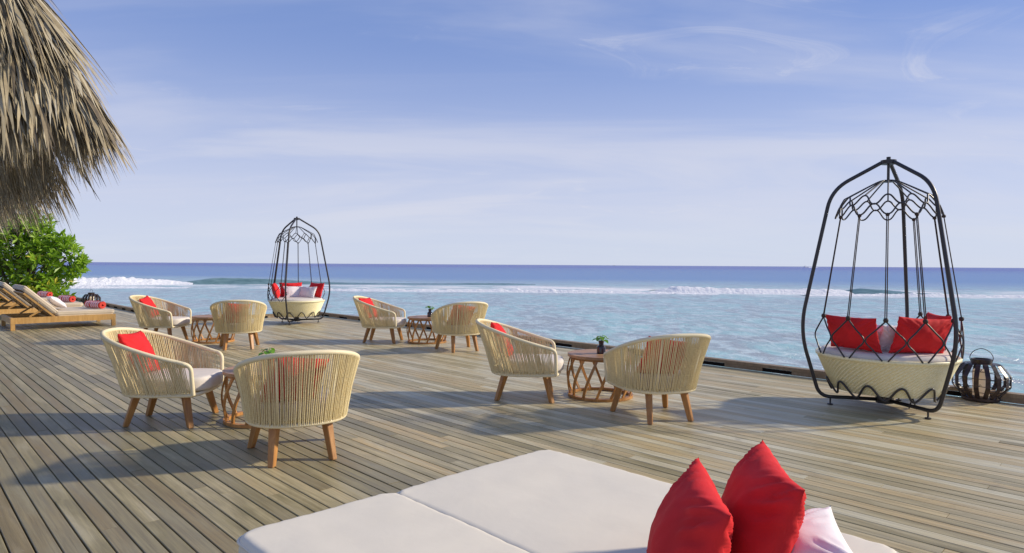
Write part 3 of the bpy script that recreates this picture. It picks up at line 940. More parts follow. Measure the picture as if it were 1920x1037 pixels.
for i, (x, y, rz, lab) in enumerate(TABLES):
    t = table0 if i == 0 else copy_tree(table0)
    t.location = (x, y, 0.002)
    t.rotation_euler = (0, 0, R(rz))
    tag(t, lab, 'table', 'low round teak tables')

def make_vase():
    root = thing('vase', (0, 0, 0))
    mb = MB()
    mb.lathe([(0.0, 0.0), (0.040, 0.0), (0.0435, 0.004), (0.0435, 0.066), (0.040, 0.074), (0.028, 0.081), (0.024, 0.086), (0.0245, 0.104), (0.031, 0.128), (0.028, 0.128), (0.021, 0.100), (0.0, 0.098)], 28)
    mb.obj('bottle', M_GLASS, root, smooth=True, auto=40)
    rr = random.Random(5)
    stems = MB()
    specs = [(0, 0.055, 0.022, 0.066), (62, 0.045, 0.035, 0.064), (150, 0.062, 0.016, 0.064), (205, 0.050, 0.032, 0.068), (290, 0.058, 0.012, 0.066), (335, 0.020, 0.052, 0.060), (110, 0.015, 0.046, 0.060), (250, 0.030, 0.040, 0.062)]
    for (a, out, up, L) in specs:
        a = R(a + rr.uniform(-10, 10))
        d = Vector((math.cos(a), math.sin(a), 0))
        b0 = Vector((0, 0, 0.10)); b1 = d * out * 0.55 + Vector((0, 0, 0.128 + up))
        stems.tube([b0, b0.lerp(b1, 0.5) + Vector((0, 0, 0.012)), b1], 0.0018, 5)
        t = d * 0.8 + Vector((0, 0, -0.35 + rr.uniform(0, 0.5))); t.normalize()
        s = t.cross(Vector((0, 0, 1))).normalized(); nn = s.cross(t)
        prof = [(0, 0.0), (0.10, 0.32), (0.33, 0.46), (0.6, 0.38), (0.85, 0.16), (1.0, 0.0)]
        mid = []; lf = []; rt = []
        for (q, w) in prof:
            c_ = b1 + t * (q * L) + nn * (-0.014 * q * q)
            mid.append(c_); lf.append(c_ + s * w * L + nn * 0.006 * w / 0.36); rt.append(c_ - s * w * L + nn * 0.006 * w / 0.36)
        V_ = mid + lf + rt
        F = []
        for i in range(5): F += [(i, i + 1, 7 + i, 6 + i), (i + 1, i, 12 + i, 13 + i)]
        mb = MB(); mb.add(V_, F, (rr.random(), 0.2, rr.random())); mb.obj('leaf', M_POTHOS, root, smooth=True, tone=True)
    stems.obj('stems', M_STEM, root)
    return root
vase0 = make_vase()
for i, (x, y, rz, lab) in enumerate([(0.885 + 0.003, 6.43, 30, 'dark glass vase with bright green leaves on the centre table'),
                                     (-1.36, 10.80, 150, 'small dark vase with green leaves on the far table by the lagoon'),
                                     (-1.985, 5.30, 80, 'vase whose green leaves peep over the largest armchair')]):
    t = vase0 if i == 0 else copy_tree(vase0)
    t.location = (x, y, 0.4245)
    t.rotation_euler = (0, 0, R(rz))
    tag(t, lab, 'vase', 'vases with green cuttings')

# ================================================================== HANGING SWING SEAT
def make_swing(name='hanging_swing'):
    """local: the open entrance looks to +X; three legs at 60, 180 and 300 degrees"""
    root = thing(name, (0, 0, 0))
    def pol(r, a, z): return Vector((r * math.cos(a), r * math.sin(a), z))
    for k in range(3):
        a = R(60 + 120 * k)
        path = fillet([pol(0.03, a, 2.262), pol(0.06, a, 2.257), pol(0.475, a, 2.02), pol(0.735, a, 0.70), pol(0.555, a, 0.072), pol(0.06, a, 0.072)],
                      [0, 0.03, 0.17, 0.24, 0.10, 0], 9)
        mb = MB(); mb.tube(path, 0.0170, 12); leg = mb.obj('frame_leg', M_IRON, root, smooth=True)
        mb = MB(); p = pol(0.46, a, 0)
        mb.lathe([(0.0, 0.0), (0.026, 0.0), (0.026, 0.008), (0.008, 0.012), (0.008, 0.055)], 14, c=p); mb.obj('levelling_foot', M_IRON, leg)
    mb = MB(); mb.lathe([(0.0, 0.045), (0.075, 0.045), (0.075, 0.098), (0.045, 0.10), (0.045, 0.20), (0.0, 0.20)], 20); mb.obj('base_hub', M_IRON, root, auto=30)
    mb = MB(); mb.lathe([(0.0, 2.232), (0.065, 2.242), (0.065, 2.279), (0.018, 2.287), (0.018, 2.309), (0.0, 2.311)], 18)
    mb.tube([(0, 0, 2.25), (0, 0, 2.08)], 0.012, 10); mb.obj('top_hub', M_IRON, root, auto=30)
    # canopy
    n = 12
    mb = MB(); mb.lathe([(0.0, 2.075), (0.055, 2.078), (0.055, 2.096), (0.0, 2.100)], 16); mb.obj('canopy_hub', M_IRON, root)
    da = 2 * PI / n
    a0 = 15 * PI / 180
    ra, rb, rc = 0.355, 0.400, 0.432
    za, zb, zc_ = 1.935, 1.850, 1.757
    for k in range(n):
        a = a0 + da * k
        mb = MB(); mb.tube(bez([pol(0.045, a, 2.087), pol(0.10, a, 2.074), pol(ra - 0.02, a, za + 0.012), pol(ra, a, za)], 6), 0.0066, 6)
        mb.obj('canopy_spoke', M_IRON, root, smooth=True)
    def smoothzig(r0, z0, r1, z1, ph, amp=1.0):
        pts = []
        m = n * 16
        for i in range(m):
            t = i / m * n
            w = 0.5 - 0.5 * math.cos(2 * PI * (t + ph))
            w = w * w * (3 - 2 * w) * 0.35 + w * 0.65
            pts.append(pol(r0 + (r1 - r0) * w, a0 + da * t, z0 + (z1 - z0) * w))
        return pts
    mb = MB(); mb.tube(smoothzig(rb, zb, ra, za, 0.5), 0.0074, 6, closed=True); mb.obj('canopy_wave', M_IRON, root, smooth=True)
    mb = MB(); mb.tube(smoothzig(rc, zc_, rb, zb + 0.004, 0.0), 0.0074, 6, closed=True); mb.obj('canopy_wave', M_IRON, root, smooth=True)
    # eight rope pairs; the four nearest +X are left out for the entrance
    rk, zk = 0.575, 0.845
    RB = 0.578
    zr = 0.49
    ks = list(range(2, 10))
    for k in ks:
        a = a0 + da * k if True else 0
        top = pol(rc, a + da * 0.5 - da * 0.5, zc_ - 0.005)
        knot = pol(rk, a, zk)
        tang = Vector((-math.sin(a), math.cos(a), 0))
        mb = MB()
        for s in (-1, 1):
            mb.tube([top + tang * 0.006 * s, knot + tang * 0.007 * s + Vector((0, 0, 0.01))], 0.0044, 6)
        mb.lathe([(0.0, -0.02), (0.016, -0.017), (0.021, 0.0), (0.016, 0.017), (0.0, 0.02)], 8, c=knot)
        mb.lathe([(0.0, -0.016), (0.014, -0.012), (0.017, 0.0), (0.013, 0.012), (0.0, 0.016)], 8, c=top)
        mb.obj('suspension_rope', M_ROPE, root, smooth=True)
        mb = MB()
        for s in (-1, 1):
            j = pol(0.600, a + s * da * 0.485, 0.665)
            e = pol(RB + 0.008, a + s * da * 0.07, zr + 0.008)
            mb.tube(bez([knot + Vector((0, 0, -0.0081)), knot.lerp(j, 0.5) + pol(0.004, a, 0), j, j.lerp(e, 0.5) + pol(0.004, a, 0), e], 4), 0.0072, 6)
        mb.obj('net_rod', M_IRON, root, smooth=True)
    # wicker bowl with woven relief
    prof = [(0.405, 0.165), (0.428, 0.168)]
    m = 20
    for i in range(m + 1):
        t = i / m
        prof.append((0.433 + (RB - 0.433) * (t ** 0.92), 0.170 + (zr - 0.170) * t))
    nseg = 156
    V_ = []; F = []
    for s in range(nseg):
        a = 2 * PI * s / nseg
        for i, (r, z) in enumerate(prof):
            q = 0.0048 if ((s // 1 + i // 1) % 2 == 0) else -0.0048
            if i < 2 or i > m + 1: q = 0
            V_.append(pol(r + q, a, z))
    mp = len(prof)
    for s in range(nseg):
        t = (s + 1) % nseg
        for i in range(mp - 1): F.append((s * mp + i, t * mp + i, t * mp + i + 1, s * mp + i + 1))
    mb = MB(); mb.add(V_, F)
    bowl = mb.obj('wicker_bowl', M_WICK, root)
    mb = MB(); mb.lathe([(RB - 0.028, zr - 0.02), (RB - 0.022, zr + 0.008), (RB - 0.004, zr + 0.017), (RB + 0.010, zr + 0.008), (RB + 0.008, zr - 0.014), (RB - 0.01, zr - 0.02)], 90); mb.obj('bowl_rim', M_WICK, bowl, smooth=True)
    mb = MB(); mb.lathe([(0.0, 0.166), (0.41, 0.166)], 60); mb.lathe([(0.0, 0.40), (0.535, 0.42)], 60); mb.obj('bowl_floor', M_IRON, bowl)
    mb = MB(); mb.slab([(0.545 * math.cos(2 * PI * i / 64), 0.545 * math.sin(2 * PI * i / 64)) for i in range(64)], 0.44, 0.543, 0.045, 0.016); mb.obj('seat_cushion', M_SEAT, root, smooth=True)
    # wavy cradle rod below the bowl
    pts = []
    nw = 12
    for i in range(nw * 18):
        t = i / (nw * 18)
        w = 0.5 + 0.5 * math.cos(2 * PI * nw * t)
        z = 0.135 + 0.125 * w
        r = 0.433 + (z - 0.165) / 0.325 * 0.145 + 0.022
        pts.append(pol(r, 2 * PI * t, z))
    mb = MB(); mb.tube(pts, 0.0095, 7, closed=True); mb.obj('cradle_wave', M_IRON, root, smooth=True)
    for k in range(4):
        a = R(45 + 90 * k)
        mb = MB(); mb.tube([pol(0.0, a, 0.152), pol(0.44, a, 0.152)], 0.011, 6); mb.obj('cradle_arm', M_IRON, root)
    # small tether between cradle and base
    mb = MB(); a = R(60 + 120)
    mb.tube([pol(0.30, a, 0.15), pol(0.33, a + 0.05, 0.05)], 0.006, 6); mb.tube([pol(0.30, a, 0.15), pol(0.28, a - 0.05, 0.05)], 0.006, 6)
    mb.obj('tether', M_IRON, root)
    return root
sw0 = make_swing()
SW = [(3.455, 6.0, 105, 'large hanging swing daybed with black frame at right, near the lagoon'),
      (-4.67, 14.12, -30, 'small far hanging swing daybed with black frame at the deck corner')]
for i, (x, y, rz, lab) in enumerate(SW):
    t = sw0 if i == 0 else copy_tree(sw0)
    t.location = (x, y, 0.002)
    t.rotation_euler = (0, 0, R(rz))
    tag(t, lab, 'swing seat', 'hanging swing daybeds')
def swing_pillow(i, dx_, dy_, z, face, lean, w, h, th, roll, m, lab, seed):
    x, y = SW[i][0], SW[i][1]
    pillow((x + dx_, y + dy_, z), face, lean, w, h, th, roll, m, lab, 'pillows in the hanging swings', seed)
# near swing: backs of the pillows rest against the net on the camera side and right
swing_pillow(0, -0.39, -0.16, 0.705, 25, 16, 0.52, 0.32, 0.15, 0, M_RED, 'red pillow at the left of the near hanging swing', 0.0)
swing_pillow(0, 0.09, -0.38, 0.705, 98, 16, 0.54, 0.34, 0.16, 3, M_RED, 'red pillow at the front of the near hanging swing', 1.0)
swing_pillow(0, 0.42, -0.04, 0.71, 168, 14, 0.50, 0.34, 0.15, 0, M_RED, 'red pillow at the right of the near hanging swing, behind the front one', 2.0)
swing_pillow(0, -0.20, -0.11, 0.665, 25, 24, 0.46, 0.28, 0.12, 0, M_WHITE, 'white pillow behind the left red pillow in the near swing', 0.0)
swing_pillow(0, 0.00, -0.23, 0.665, 100, 24, 0.46, 0.28, 0.12, 0, M_WHITE, 'white pillow behind the front red pillow in the near swing', 1.0)
# far swing
swing_pillow(1, -0.41, -0.12, 0.71, 16, 16, 0.48, 0.34, 0.15, 0, M_RED, 'red pillow at the left front of the far hanging swing', 0.0)
swing_pillow(1, -0.24, 0.34, 0.71, -60, 16, 0.50, 0.34, 0.15, 0, M_RED, 'red pillow at the back left of the far hanging swing', 1.0)
swing_pillow(1, 0.33, 0.27, 0.71, 230, 16, 0.52, 0.34, 0.15, 0, M_RED, 'red pillow at the right of the far hanging swing', 2.0)
swing_pillow(1, -0.13, 0.16, 0.67, -60, 22, 0.42, 0.28, 0.12, 0, M_WHITE, 'white pillow leaning at the left inside the far hanging swing', 0.0)
swing_pillow(1, 0.20, 0.11, 0.67, 246, 24, 0.44, 0.27, 0.12, 0, M_WHITE, 'white pillow at the right inside the far hanging swing', 1.0)

# ================================================================== LANTERNS
def make_lantern():
    root = thing('lantern', (0, 0, 0))
    prof = [(0.125, 0.028), (0.158, 0.045), (0.232, 0.135), (0.240, 0.150), (0.240, 0.245), (0.234, 0.258), (0.165, 0.352), (0.150, 0.360), (0.080, 0.365)]
    w = 0.020
    mb = MB()
    V_ = []
    for (r, z) in prof:
        V_ += [(r, -w, z), (r, w, z)]
    k0 = len(V_)
    for (r, z) in prof:
        V_ += [(r - 0.006, -w, z), (r - 0.006, w, z)]
    F = []
    for i in range(len(prof) - 1):
        a = 2 * i
        F += [(a, a + 1, a + 3, a + 2), (k0 + a + 2, k0 + a + 3, k0 + a + 1, k0 + a), (a, a + 2, k0 + a + 2, k0 + a), (a + 3, a + 1, k0 + a + 1, k0 + a + 3)]
    mb.add(V_, F)
    me = mb.mesh('strip', M_LANT)
    for k in range(16):
        link('strip', me, root, (0, 0, 0), 2 * PI * k / 16 + 0.13)
    mb = MB(); mb.lathe([(0.0, 0.004), (0.150, 0.004), (0.160, 0.012), (0.160, 0.034), (0.135, 0.046), (0.0, 0.046)], 36); mb.obj('base_plate', M_LANT, root, auto=30)
    mb = MB(); mb.lathe([(0.074, 0.355), (0.084, 0.355), (0.086, 0.405), (0.078, 0.407), (0.072, 0.395), (0.074, 0.355)], 32); mb.obj('collar', M_LANT, root, auto=30)
    for z, r in ((0.165, 0.236), (0.235, 0.236), (0.300, 0.199), (0.100, 0.198)):
        mb = MB(); rr = random.Random(int(z * 1000))
        mb.tube([(r * math.cos(2 * PI * i / 48), r * math.sin(2 * PI * i / 48), z + rr.uniform(-0.003, 0.003)) for i in range(48)], 0.0032, 5, closed=True)
        for q in range(7):
            a = rr.uniform(0, 6.28)
            mb.tube([(r * math.cos(a), r * math.sin(a), z), ((r - 0.012) * math.cos(a + .03), (r - 0.012) * math.sin(a + .03), z + 0.018), ((r + 0.006) * math.cos(a + .07), (r + 0.006) * math.sin(a + .07), z + 0.010)], 0.0026, 5)
        mb.obj('wire_ring', M_IRON, root)
    mb = MB(); mb.tube(bez([(0, -0.084, 0.375), (0, -0.093, 0.425), (0, -0.062, 0.478), (0, 0, 0.505), (0, 0.062, 0.478), (0, 0.093, 0.425), (0, 0.084, 0.375)], 6), 0.0036, 6); mb.obj('handle', M_IRON, root, smooth=True)
    mb = MB(); mb.lathe([(0.0, 0.048), (0.070, 0.048), (0.070, 0.292), (0.064, 0.300), (0.05, 0.294), (0.0, 0.288)], 32); cd = mb.obj('candle', M_CANDLE, root, smooth=True, auto=40)
    mb = MB(); mb.tube([(0, 0, 0.285), (0.002, 0, 0.305)], 0.002, 5); mb.obj('wick', M_IRON, cd)
    return root
lan0 = make_lantern()
lan0.location = (4.605, 6.36, 0.002); lan0.rotation_euler = (0, 0, R(-120))
tag(lan0, 'dark strip lantern with a cream candle beside the near swing', 'lantern', 'dark strip lanterns on the deck edge')
l2 = copy_tree(lan0); l2.location = (-12.29, 19.0, 0.002); l2.rotation_euler = (0, 0, R(10))
tag(l2, 'small far dark lantern behind the towels on the nearest lounger', 'lantern', 'dark strip lanterns on the deck edge')

# ================================================================== FOREGROUND DAYBED
def mattress(name, L, W, z0, z1, parent, loc, rz, seed, m=M_MATT, bev=0.026):
    """rounded rectangular mattress with a soft, slightly uneven top; x along L, y along W"""
    nx, ny = 64, 40
    mb = MB(); V_ = []; F = []
    def rr(t, half):
        s = t * half
        return s
    def pos(a, b_, z):
        return (a * L / 2, b_ * W / 2, z)
    # top sheet
    for i in range(nx + 1):
        for j in range(ny + 1):
            a = math.sin((-1 + 2 * i / nx) * PI / 2); b_ = math.sin((-1 + 2 * j / ny) * PI / 2)
            x = a * L / 2; y = b_ * W / 2
            ex = L / 2 - abs(x); ey = W / 2 - abs(y)
            d = min(ex, ey)
            q = min(1.0, d / bev)
            drop = bev * (1 - math.sqrt(max(0.0, 1 - (1 - q) ** 2)))
            cr = 0.006 * (1 - a ** 4) * (1 - b_ ** 4)
            e = noise.fractal(Vector((x * 2.2 + seed, y * 2.2, seed)), 0.8, 2.0, 3) * 0.004
            pk = 0.0016 * math.sin(x * 95 + 5 * noise.noise(Vector((x * 9, seed, 0)))) * math.exp(-ey / 0.035) + 0.0016 * math.sin(y * 95 + 5 * noise.noise(Vector((y * 9, seed, 3)))) * math.exp(-ex / 0.035)
            # rounded plan corners
            rc = 0.07
            if ex < rc and ey < rc:
                cx = math.copysign(L / 2 - rc, x); cy = math.copysign(W / 2 - rc, y)
                dx_, dy_ = x - cx, y - cy
                mx = max(abs(dx_), abs(dy_)); ln = math.hypot(dx_, dy_)
                if ln > 0: x, y = cx + dx_ * mx / ln, cy + dy_ * mx / ln
            V_.append((x, y, z1 + cr + e - drop + pk * (1 if q >= 0.2 else q * 5)))
    idx = lambda i, j: i * (ny + 1) + j
    for i in range(nx):
        for j in range(ny): F.append((idx(i, j), idx(i + 1, j), idx(i + 1, j + 1), idx(i, j + 1)))
    per = [idx(i, 0) for i in range(nx)] + [idx(nx, j) for j in range(ny)] + [idx(i, ny) for i in range(nx, 0, -1)] + [idx(0, j) for j in range(ny, 0, -1)]
    n = len(per)
    for lev, (ins, z) in enumerate(((-0.004, z0 + (z1 - z0) * 0.45), (0.0, z0 + 0.03), (0.03, z0))):
        st = len(V_)
        for k in per:
            x, y, _ = V_[k]
            ln = math.hypot(x, y)
            V_.append((x - math.copysign(min(abs(ins), abs(x)), x) * (1 if ins > 0 else -1), y - math.copysign(abs(ins), y) * (1 if ins > 0 else -1), z))
        for q in range(n):
            q2 = (q + 1) % n
            pa = per[q] if lev == 0 else st - n + q
            pb = per[q2] if lev == 0 else st - n + q2
            F.append((pa, st + q, st + q2, pb))
    F.append(tuple(len(V_) - n + q for q in range(n)))
    mb.add(V_, F)
    o = mb.obj(name, m, parent, smooth=True, loc=loc, rotz=rz)
    # piping along the top seam
    pip = MB()
    rc = 0.055
    loop = []
    for (sx, sy, a0_) in ((1, -1, -PI / 2), (1, 1, 0), (-1, 1, PI / 2), (-1, -1, PI)):
        for k in range(7):
            a = a0_ + PI / 2 * k / 6
            loop.append((sx * (L / 2 - rc) + (rc - 0.002) * math.cos(a), sy * (W / 2 - rc) + (rc - 0.002) * math.sin(a), z1 - bev * 0.80))
    pip.tube(loop, 0.0055, 6, closed=True)
    pip.obj('piping', m, o, smooth=True)
    return o
db = thing('daybed', uv(1.42, 1.58), UROT)       # local x along the boards, local y = towards -V
tag(db, 'low off-white daybed with two mattresses filling the bottom of the picture', 'daybed')
ZM = 0.405
# in this local frame +y points to -V
def dv(v): return -(v - 1.58)
mattress('mattress', 1.57, 0.906, 0.235, ZM, db, (-0.035, dv(1.885), 0), 0, 2.0)
mattress('mattress', 1.57, 0.628, 0.235, ZM + 0.005, db, (-0.035, dv(1.138), 0), 0, 6.0)
mb = MB(); mb.box((0, 0, 0.19), (1.46, 1.48, 0.085)); mb.obj('base_frame', M_LOUNGE, db)
for (sx, sy) in ((-1, -1), (-1, 1), (1, -1), (1, 1)):
    mb = MB(); mb.box((sx * 0.68, sy * 0.69, 0.075), (0.07, 0.07, 0.147)); mb.obj('leg', M_LOUNGE, db)

pillow((0.478, 1.76, 0.538), 173, 21, 0.47, 0.38, 0.175, 0, M_RED, 'left of the two large red pillows standing on the daybed', 'large pillows on the daybed', 3.0)
pillow((0.698, 1.86, 0.558), 171, 22, 0.48, 0.40, 0.175, 0, M_RED, 'right and taller of the two large red pillows on the daybed', 'large pillows on the daybed', 4.0)
pillow((0.775, 1.77, 0.478), 172, 56, 0.42, 0.34, 0.17, -6, M_WHITE, 'white pillow lying behind the red pillows on the daybed', 'large pillows on the daybed', 5.0)

# ================================================================== SUN LOUNGERS at far left
def make_lounger():
    """local x along V (head at 0, foot at 1.72), local y along +U (width)"""
    root = thing('sun_lounger', (0, 0, 0))
    L, W = 1.72, 1.35
    for y in (0.0, W - 0.06):
        mb = MB(); mb.box((L / 2, y + 0.03, 0.182), (L - 0.002, 0.055, 0.115)); mb.obj('side_rail', M_LOUNGE, root)
    for x in (0.0, L - 0.06):
        mb = MB(); mb.box((x + 0.03, W / 2, 0.178), (0.054, W - 0.125, 0.105)); mb.obj('end_rail', M_LOUNGE, root)
    for x in (0.035, L - 0.035):
        for y in (0.032, W - 0.032):
            mb = MB(); mb.box((x, y, 0.0625), (0.068, 0.060, 0.121)); mb.obj('leg', M_LOUNGE, root)
    for k in range(9):
        mb = MB(); mb.box((0.62 + 0.12 * k, W / 2, 0.222), (0.07, W - 0.13, 0.016)); mb.obj('slat', M_LOUNGE, root)
    mattress('mattress', 1.02, W - 0.03, 0.235, 0.335, root, (1.20, W / 2, 0), 0, 1.0, M_LMATT, 0.03)
    # raised back: frame, struts and its cushion
    ang = R(44)
    hx, hz = 0.70, 0.235
    Rm = Matrix.Rotation(ang, 3, 'Y')      # +x -> rises? handled below
    d = Vector((-math.cos(ang), 0, math.sin(ang))); nrm = Vector((math.sin(ang), 0, math.cos(ang)))
    rot = Matrix((d, Vector((0, 1, 0)), nrm)).transposed()
    back = MB()
    for y in (0.06, W - 0.06):
        back.box(Vector((hx, y, hz)) + d * 0.33 - nrm * 0.01, (0.70, 0.05, 0.035), rot)
    for q in (0.1, 0.25, 0.4, 0.55, 0.66):
        back.box(Vector((hx, W / 2, hz)) + d * q - nrm * 0.01, (0.06, W - 0.17, 0.022), rot)
    back.obj('backrest_frame', M_LOUNGE, root)
    for y in (0.09, W - 0.09):
        mb = MB()
        a = Vector((hx, y, hz)) + d * 0.24 - nrm * 0.025; b_ = Vector((0.30, y, 0.245))
        mb.tube([a, b_], 0.017, 4); mb.obj('support_strut', M_LOUNGE, root)
    mo = mattress('back_cushion', 0.76, W - 0.03, 0.0, 0.10, root, (0, 0, 0), 0, 4.0, M_LMATT, 0.03)
    M = rot.to_4x4(); M.translation = Vector((hx, W / 2, hz)) + d * 0.39 + nrm * 0.012
    mo.matrix_local = M
    return root
lg0 = make_lounger()
LROT = math.atan2(V.y, V.x)
labs = ['nearest teak sun lounger with beige cushions at the left edge', 'second teak sun lounger, just behind the nearest one', 'farthest sun lounger, mostly hidden behind the other two']
def make_towel():
    mb = MB()
    r0, turns = 0.016, 3.2
    pts = []
    n = 64
    for i in range(n + 1):
        t = i / n
        a = 2 * PI * turns * t
        r = r0 + (0.068 - r0) * t
        pts.append((r * math.cos(a), r * math.sin(a), r))
    V_ = []; F = []
    for x in (-0.14, 0.14):
        for (y, z, r) in pts: V_.append((x, y, z))
        for (y, z, r) in pts:
            k = (r + 0.012) / r
            V_.append((x, y * k, z * k))
    m = n + 1
    for i in range(n):
        F += [(i, i + 1, 2 * m + i + 1, 2 * m + i), (m + i + 1, m + i, 3 * m + i, 3 * m + i + 1), (i + 1, i, m + i, m + i + 1), (2 * m + i, 2 * m + i + 1, 3 * m + i + 1, 3 * m + i)]
    F += [(n, m + n, 3 * m + n, 2 * m + n)]
    mb.add(V_, F)
    return mb.mesh('rolled_towel', M_TOWEL, smooth=False)
tw = make_towel()
tl = ['on the nearest lounger', 'on the second lounger', 'on the farthest lounger']
for i in range(3):
    t = lg0 if i == 0 else copy_tree(lg0)
    t.location = uv(15.22 + 2.9 * i, 1.72, 0.002)
    t.rotation_euler = (0, 0, LROT)
    tag(t, labs[i], 'sun lounger', 'sun loungers at the left')
    for k, (yy, sd) in enumerate(((0.30, 'front'), (0.66, 'back'))):
        o = link('rolled_towel', tw)
        p = uv(15.22 + 2.9 * i + yy, 1.72 + 1.46 - 0.02 * k, 0.002 + 0.348 + 0.070)
        o.location = p
        o.rotation_euler = (0, 0, LROT - R(62))
        tag(o, sd + ' rolled striped coral towel ' + tl[i], 'towel', 'rolled towels on the loungers')
p = uv(15.22 + 0.55, 1.72 + 0.80, 0.49)
pillow(p, math.degrees(LROT) , 52, 0.50, 0.34, 0.15, 0, M_WHITE, 'white pillow with pink tint leaning on the nearest lounger back', None, 6.0)

# ================================================================== THATCHED ROOF upper left
def zprof(d):
    K = [(-0.12, -0.28), (0, 0), (0.14, 0.34), (0.28, 0.72), (0.6, 1.32), (1.0, 2.04), (1.6, 3.1), (2.6, 4.8)]
    for i in range(len(K) - 1):
        if d <= K[i + 1][0]:
            f = (d - K[i][0]) / (K[i + 1][0] - K[i][0])
            return K[i][1] + (K[i + 1][1] - K[i][1]) * f
    return K[-1][1]
UC, VC, ZE = 5.68, 1.16, 2.37
roof = thing('thatched_roof', uv(UC + 3, VC - 3, 2.0))
tag(roof, 'shaggy grey-brown palm thatch roof overhanging the top left corner', 'roof')
roof_inv = Matrix.Translation(-Vector(roof.location))
core = MB()
ds = [0.06, 0.14, 0.28, 0.6, 1.0, 1.6, 2.6]
# side face (eave along u) and end face (eave along v)
for face in (0, 1):
    V_ = []; F = []
    far = 11.0
    for d in ds:
        a = d + 0.10
        if face == 0: V_ += [uv(UC + a, VC - a, ZE + zprof(d)), uv(UC + far, VC - a, ZE + zprof(d))]
        else: V_ += [uv(UC + a, VC - a, ZE + zprof(d)), uv(UC + a, VC - 6.0, ZE + zprof(d))]
    for i in range(len(ds) - 1):
        q = (2 * i, 2 * i + 1, 2 * i + 3, 2 * i + 2)
        F.append(q if face == 0 else tuple(reversed(q)))
    # underside
    k = len(V_)
    a = 0.35
    if face == 0: V_ += [uv(UC + 2.6, VC - 2.6, ZE + 2.6), uv(UC + far, VC - 2.6, ZE + 2.6)]
    else: V_ += [uv(UC + 2.6, VC - 2.6, ZE + 2.6), uv(UC + 2.6, VC - 6.0, ZE + 2.6)]
    F.append((1, 0, k, k + 1) if face == 0 else (0, 1, k + 1, k))
    core.add([Vector(p) - Vector(roof.location) for p in V_], F)
core.obj('thatch_core', M_CORE, roof)
for pu in (6.5, 9.5, 12.5, 15.5):
    mb = MB(); c_ = uv(pu, 0.15, 0) - Vector(roof.location)
    mb.tube([c_ + Vector((0, 0, 0.003)), c_ + Vector((0, 0, 1.6)), c_ + Vector((0, 0, 3.2))], [0.085, 0.08, 0.075], 12); mb.obj('post', M_KERB, roof, smooth=True)
rt = random.Random(11)
blades = MB(); fringe = MB()
HIP = (U * -1 + V).normalized()
def blade(mb, p, down, out, L, w, curl, lift, tone, nseg=4, twist=0.0):
    """a dry leaf strip that leaves p along 'down', bending towards the ground"""
    side = down.cross(out).normalized()
    side = (side + out * twist).normalized()
    pts = []
    d = (down + out * lift).normalized()
    c = Vector(p)
    step = L / nseg
    V_ = []
    for i in range(nseg + 1):
        t = i / nseg
        ww = w * (0.75 + 0.5 * t if t < 0.4 else 0.95 * (1 - t) / 0.6 + 0.06)
        V_ += [c - side * ww / 2, c + side * ww / 2 ]
        c = c + d * step
        d = (d + Vector((0, 0, -1)) * curl).normalized()
    F = [(2 * i, 2 * i + 1, 2 * i + 3, 2 * i + 2) for i in range(nseg)]
    o = roof.location
    mb.add([q - o for q in V_], F, tone)
def surf(face, s, d):
    """point on the thatch; s = distance from the hip along the eave"""
    if face == 0:
        # the older thatch further along hangs lower
        q = min(1.0, max(0.0, (s - 1.0) / 0.8)); q = q * q * (3 - 2 * q)
        return uv(UC + d + s, VC - d, ZE + zprof(d) - 0.34 * q * max(0.0, 1 - d / 0.7))
    return uv(UC + d, VC - d - s, ZE + zprof(d))
def down_dir(face, s, d):
    e = 0.03
    h = zprof(d + e) - zprof(d - e)
    f = V if face == 0 else -U
    k = max(0.0, 1 - s / 0.55)
    f = (f * (1 - 0.5 * k) + HIP * k).normalized()
    run = 2 * e * (1 + 0.41 * k)
    v_ = f * run - Vector((0, 0, h))
    v_.normalize()
    o = (f * h + Vector((0, 0, run))).normalized()
    return v_, o
def add_blades(n, smax, face, dlo, dhi, lw):
    for _ in range(n):
        s = rt.random() ** 1.25 * smax
        d = dlo + (dhi - dlo) * rt.random() ** 1.3
        if rt.random() < 0.12: s = abs(rt.gauss(0, 0.12))
        p = surf(face, s, d)
        dn, o = down_dir(face, s, d)
        sd = dn.cross(o)
        dn = (dn + sd * rt.gauss(0, 0.15)).normalized()
        L = rt.uniform(0.40, 1.05) if d > 0.35 else rt.uniform(0.28, 0.6)
        w = rt.uniform(*lw) * (1.0 if rt.random() > 0.2 else 1.5)
        tn = min(1, max(0, rt.gauss(0.50, 0.30) + 0.12 * min(1, d)))
        blade(blades, p + o * rt.uniform(0.0, 0.07), dn, o, L, w, rt.uniform(0.02, 0.16), rt.uniform(-0.02, 0.16), (tn, rt.random(), rt.random()), 4, rt.uniform(-0.6, 0.6))
add_blades(7200, 3.6, 1, 0.02, 2.0, (0.012, 0.034))
add_blades(6500, 8.5, 0, 0.02, 2.0, (0.012, 0.034))
# hanging fringe at the eave, several thin layers
def add_fringe(n, smax, face):
    for _ in range(n):
        s = rt.random() ** 1.1 * smax
        d = rt.uniform(0.0, 0.36)
        p = surf(face, s, d) - Vector((0, 0, rt.uniform(0.0, 0.12)))
        dn, o = down_dir(face, s, d)
        if face == 0 and s > 1.0: p = p + Vector((0, 0, rt.random() * 0.40))
        if d > 0.12:
            p = p - o * rt.uniform(0.05, 0.25)
        f = (dn + Vector((0, 0, -0.6)) + dn.cross(o) * rt.gauss(0, 0.16)).normalized()
        tn = min(1, max(0, rt.gauss(0.42, 0.2)))
        blade(fringe, p, f, o, rt.uniform(0.18, 0.46), rt.uniform(0.005, 0.014), rt.uniform(0.05, 0.3), rt.uniform(-0.1, 0.10), (tn, rt.random(), rt.random()), 3, rt.uniform(-0.8, 0.8))
add_fringe(8000, 3.4, 1)
add_fringe(15000, 8.8, 0)
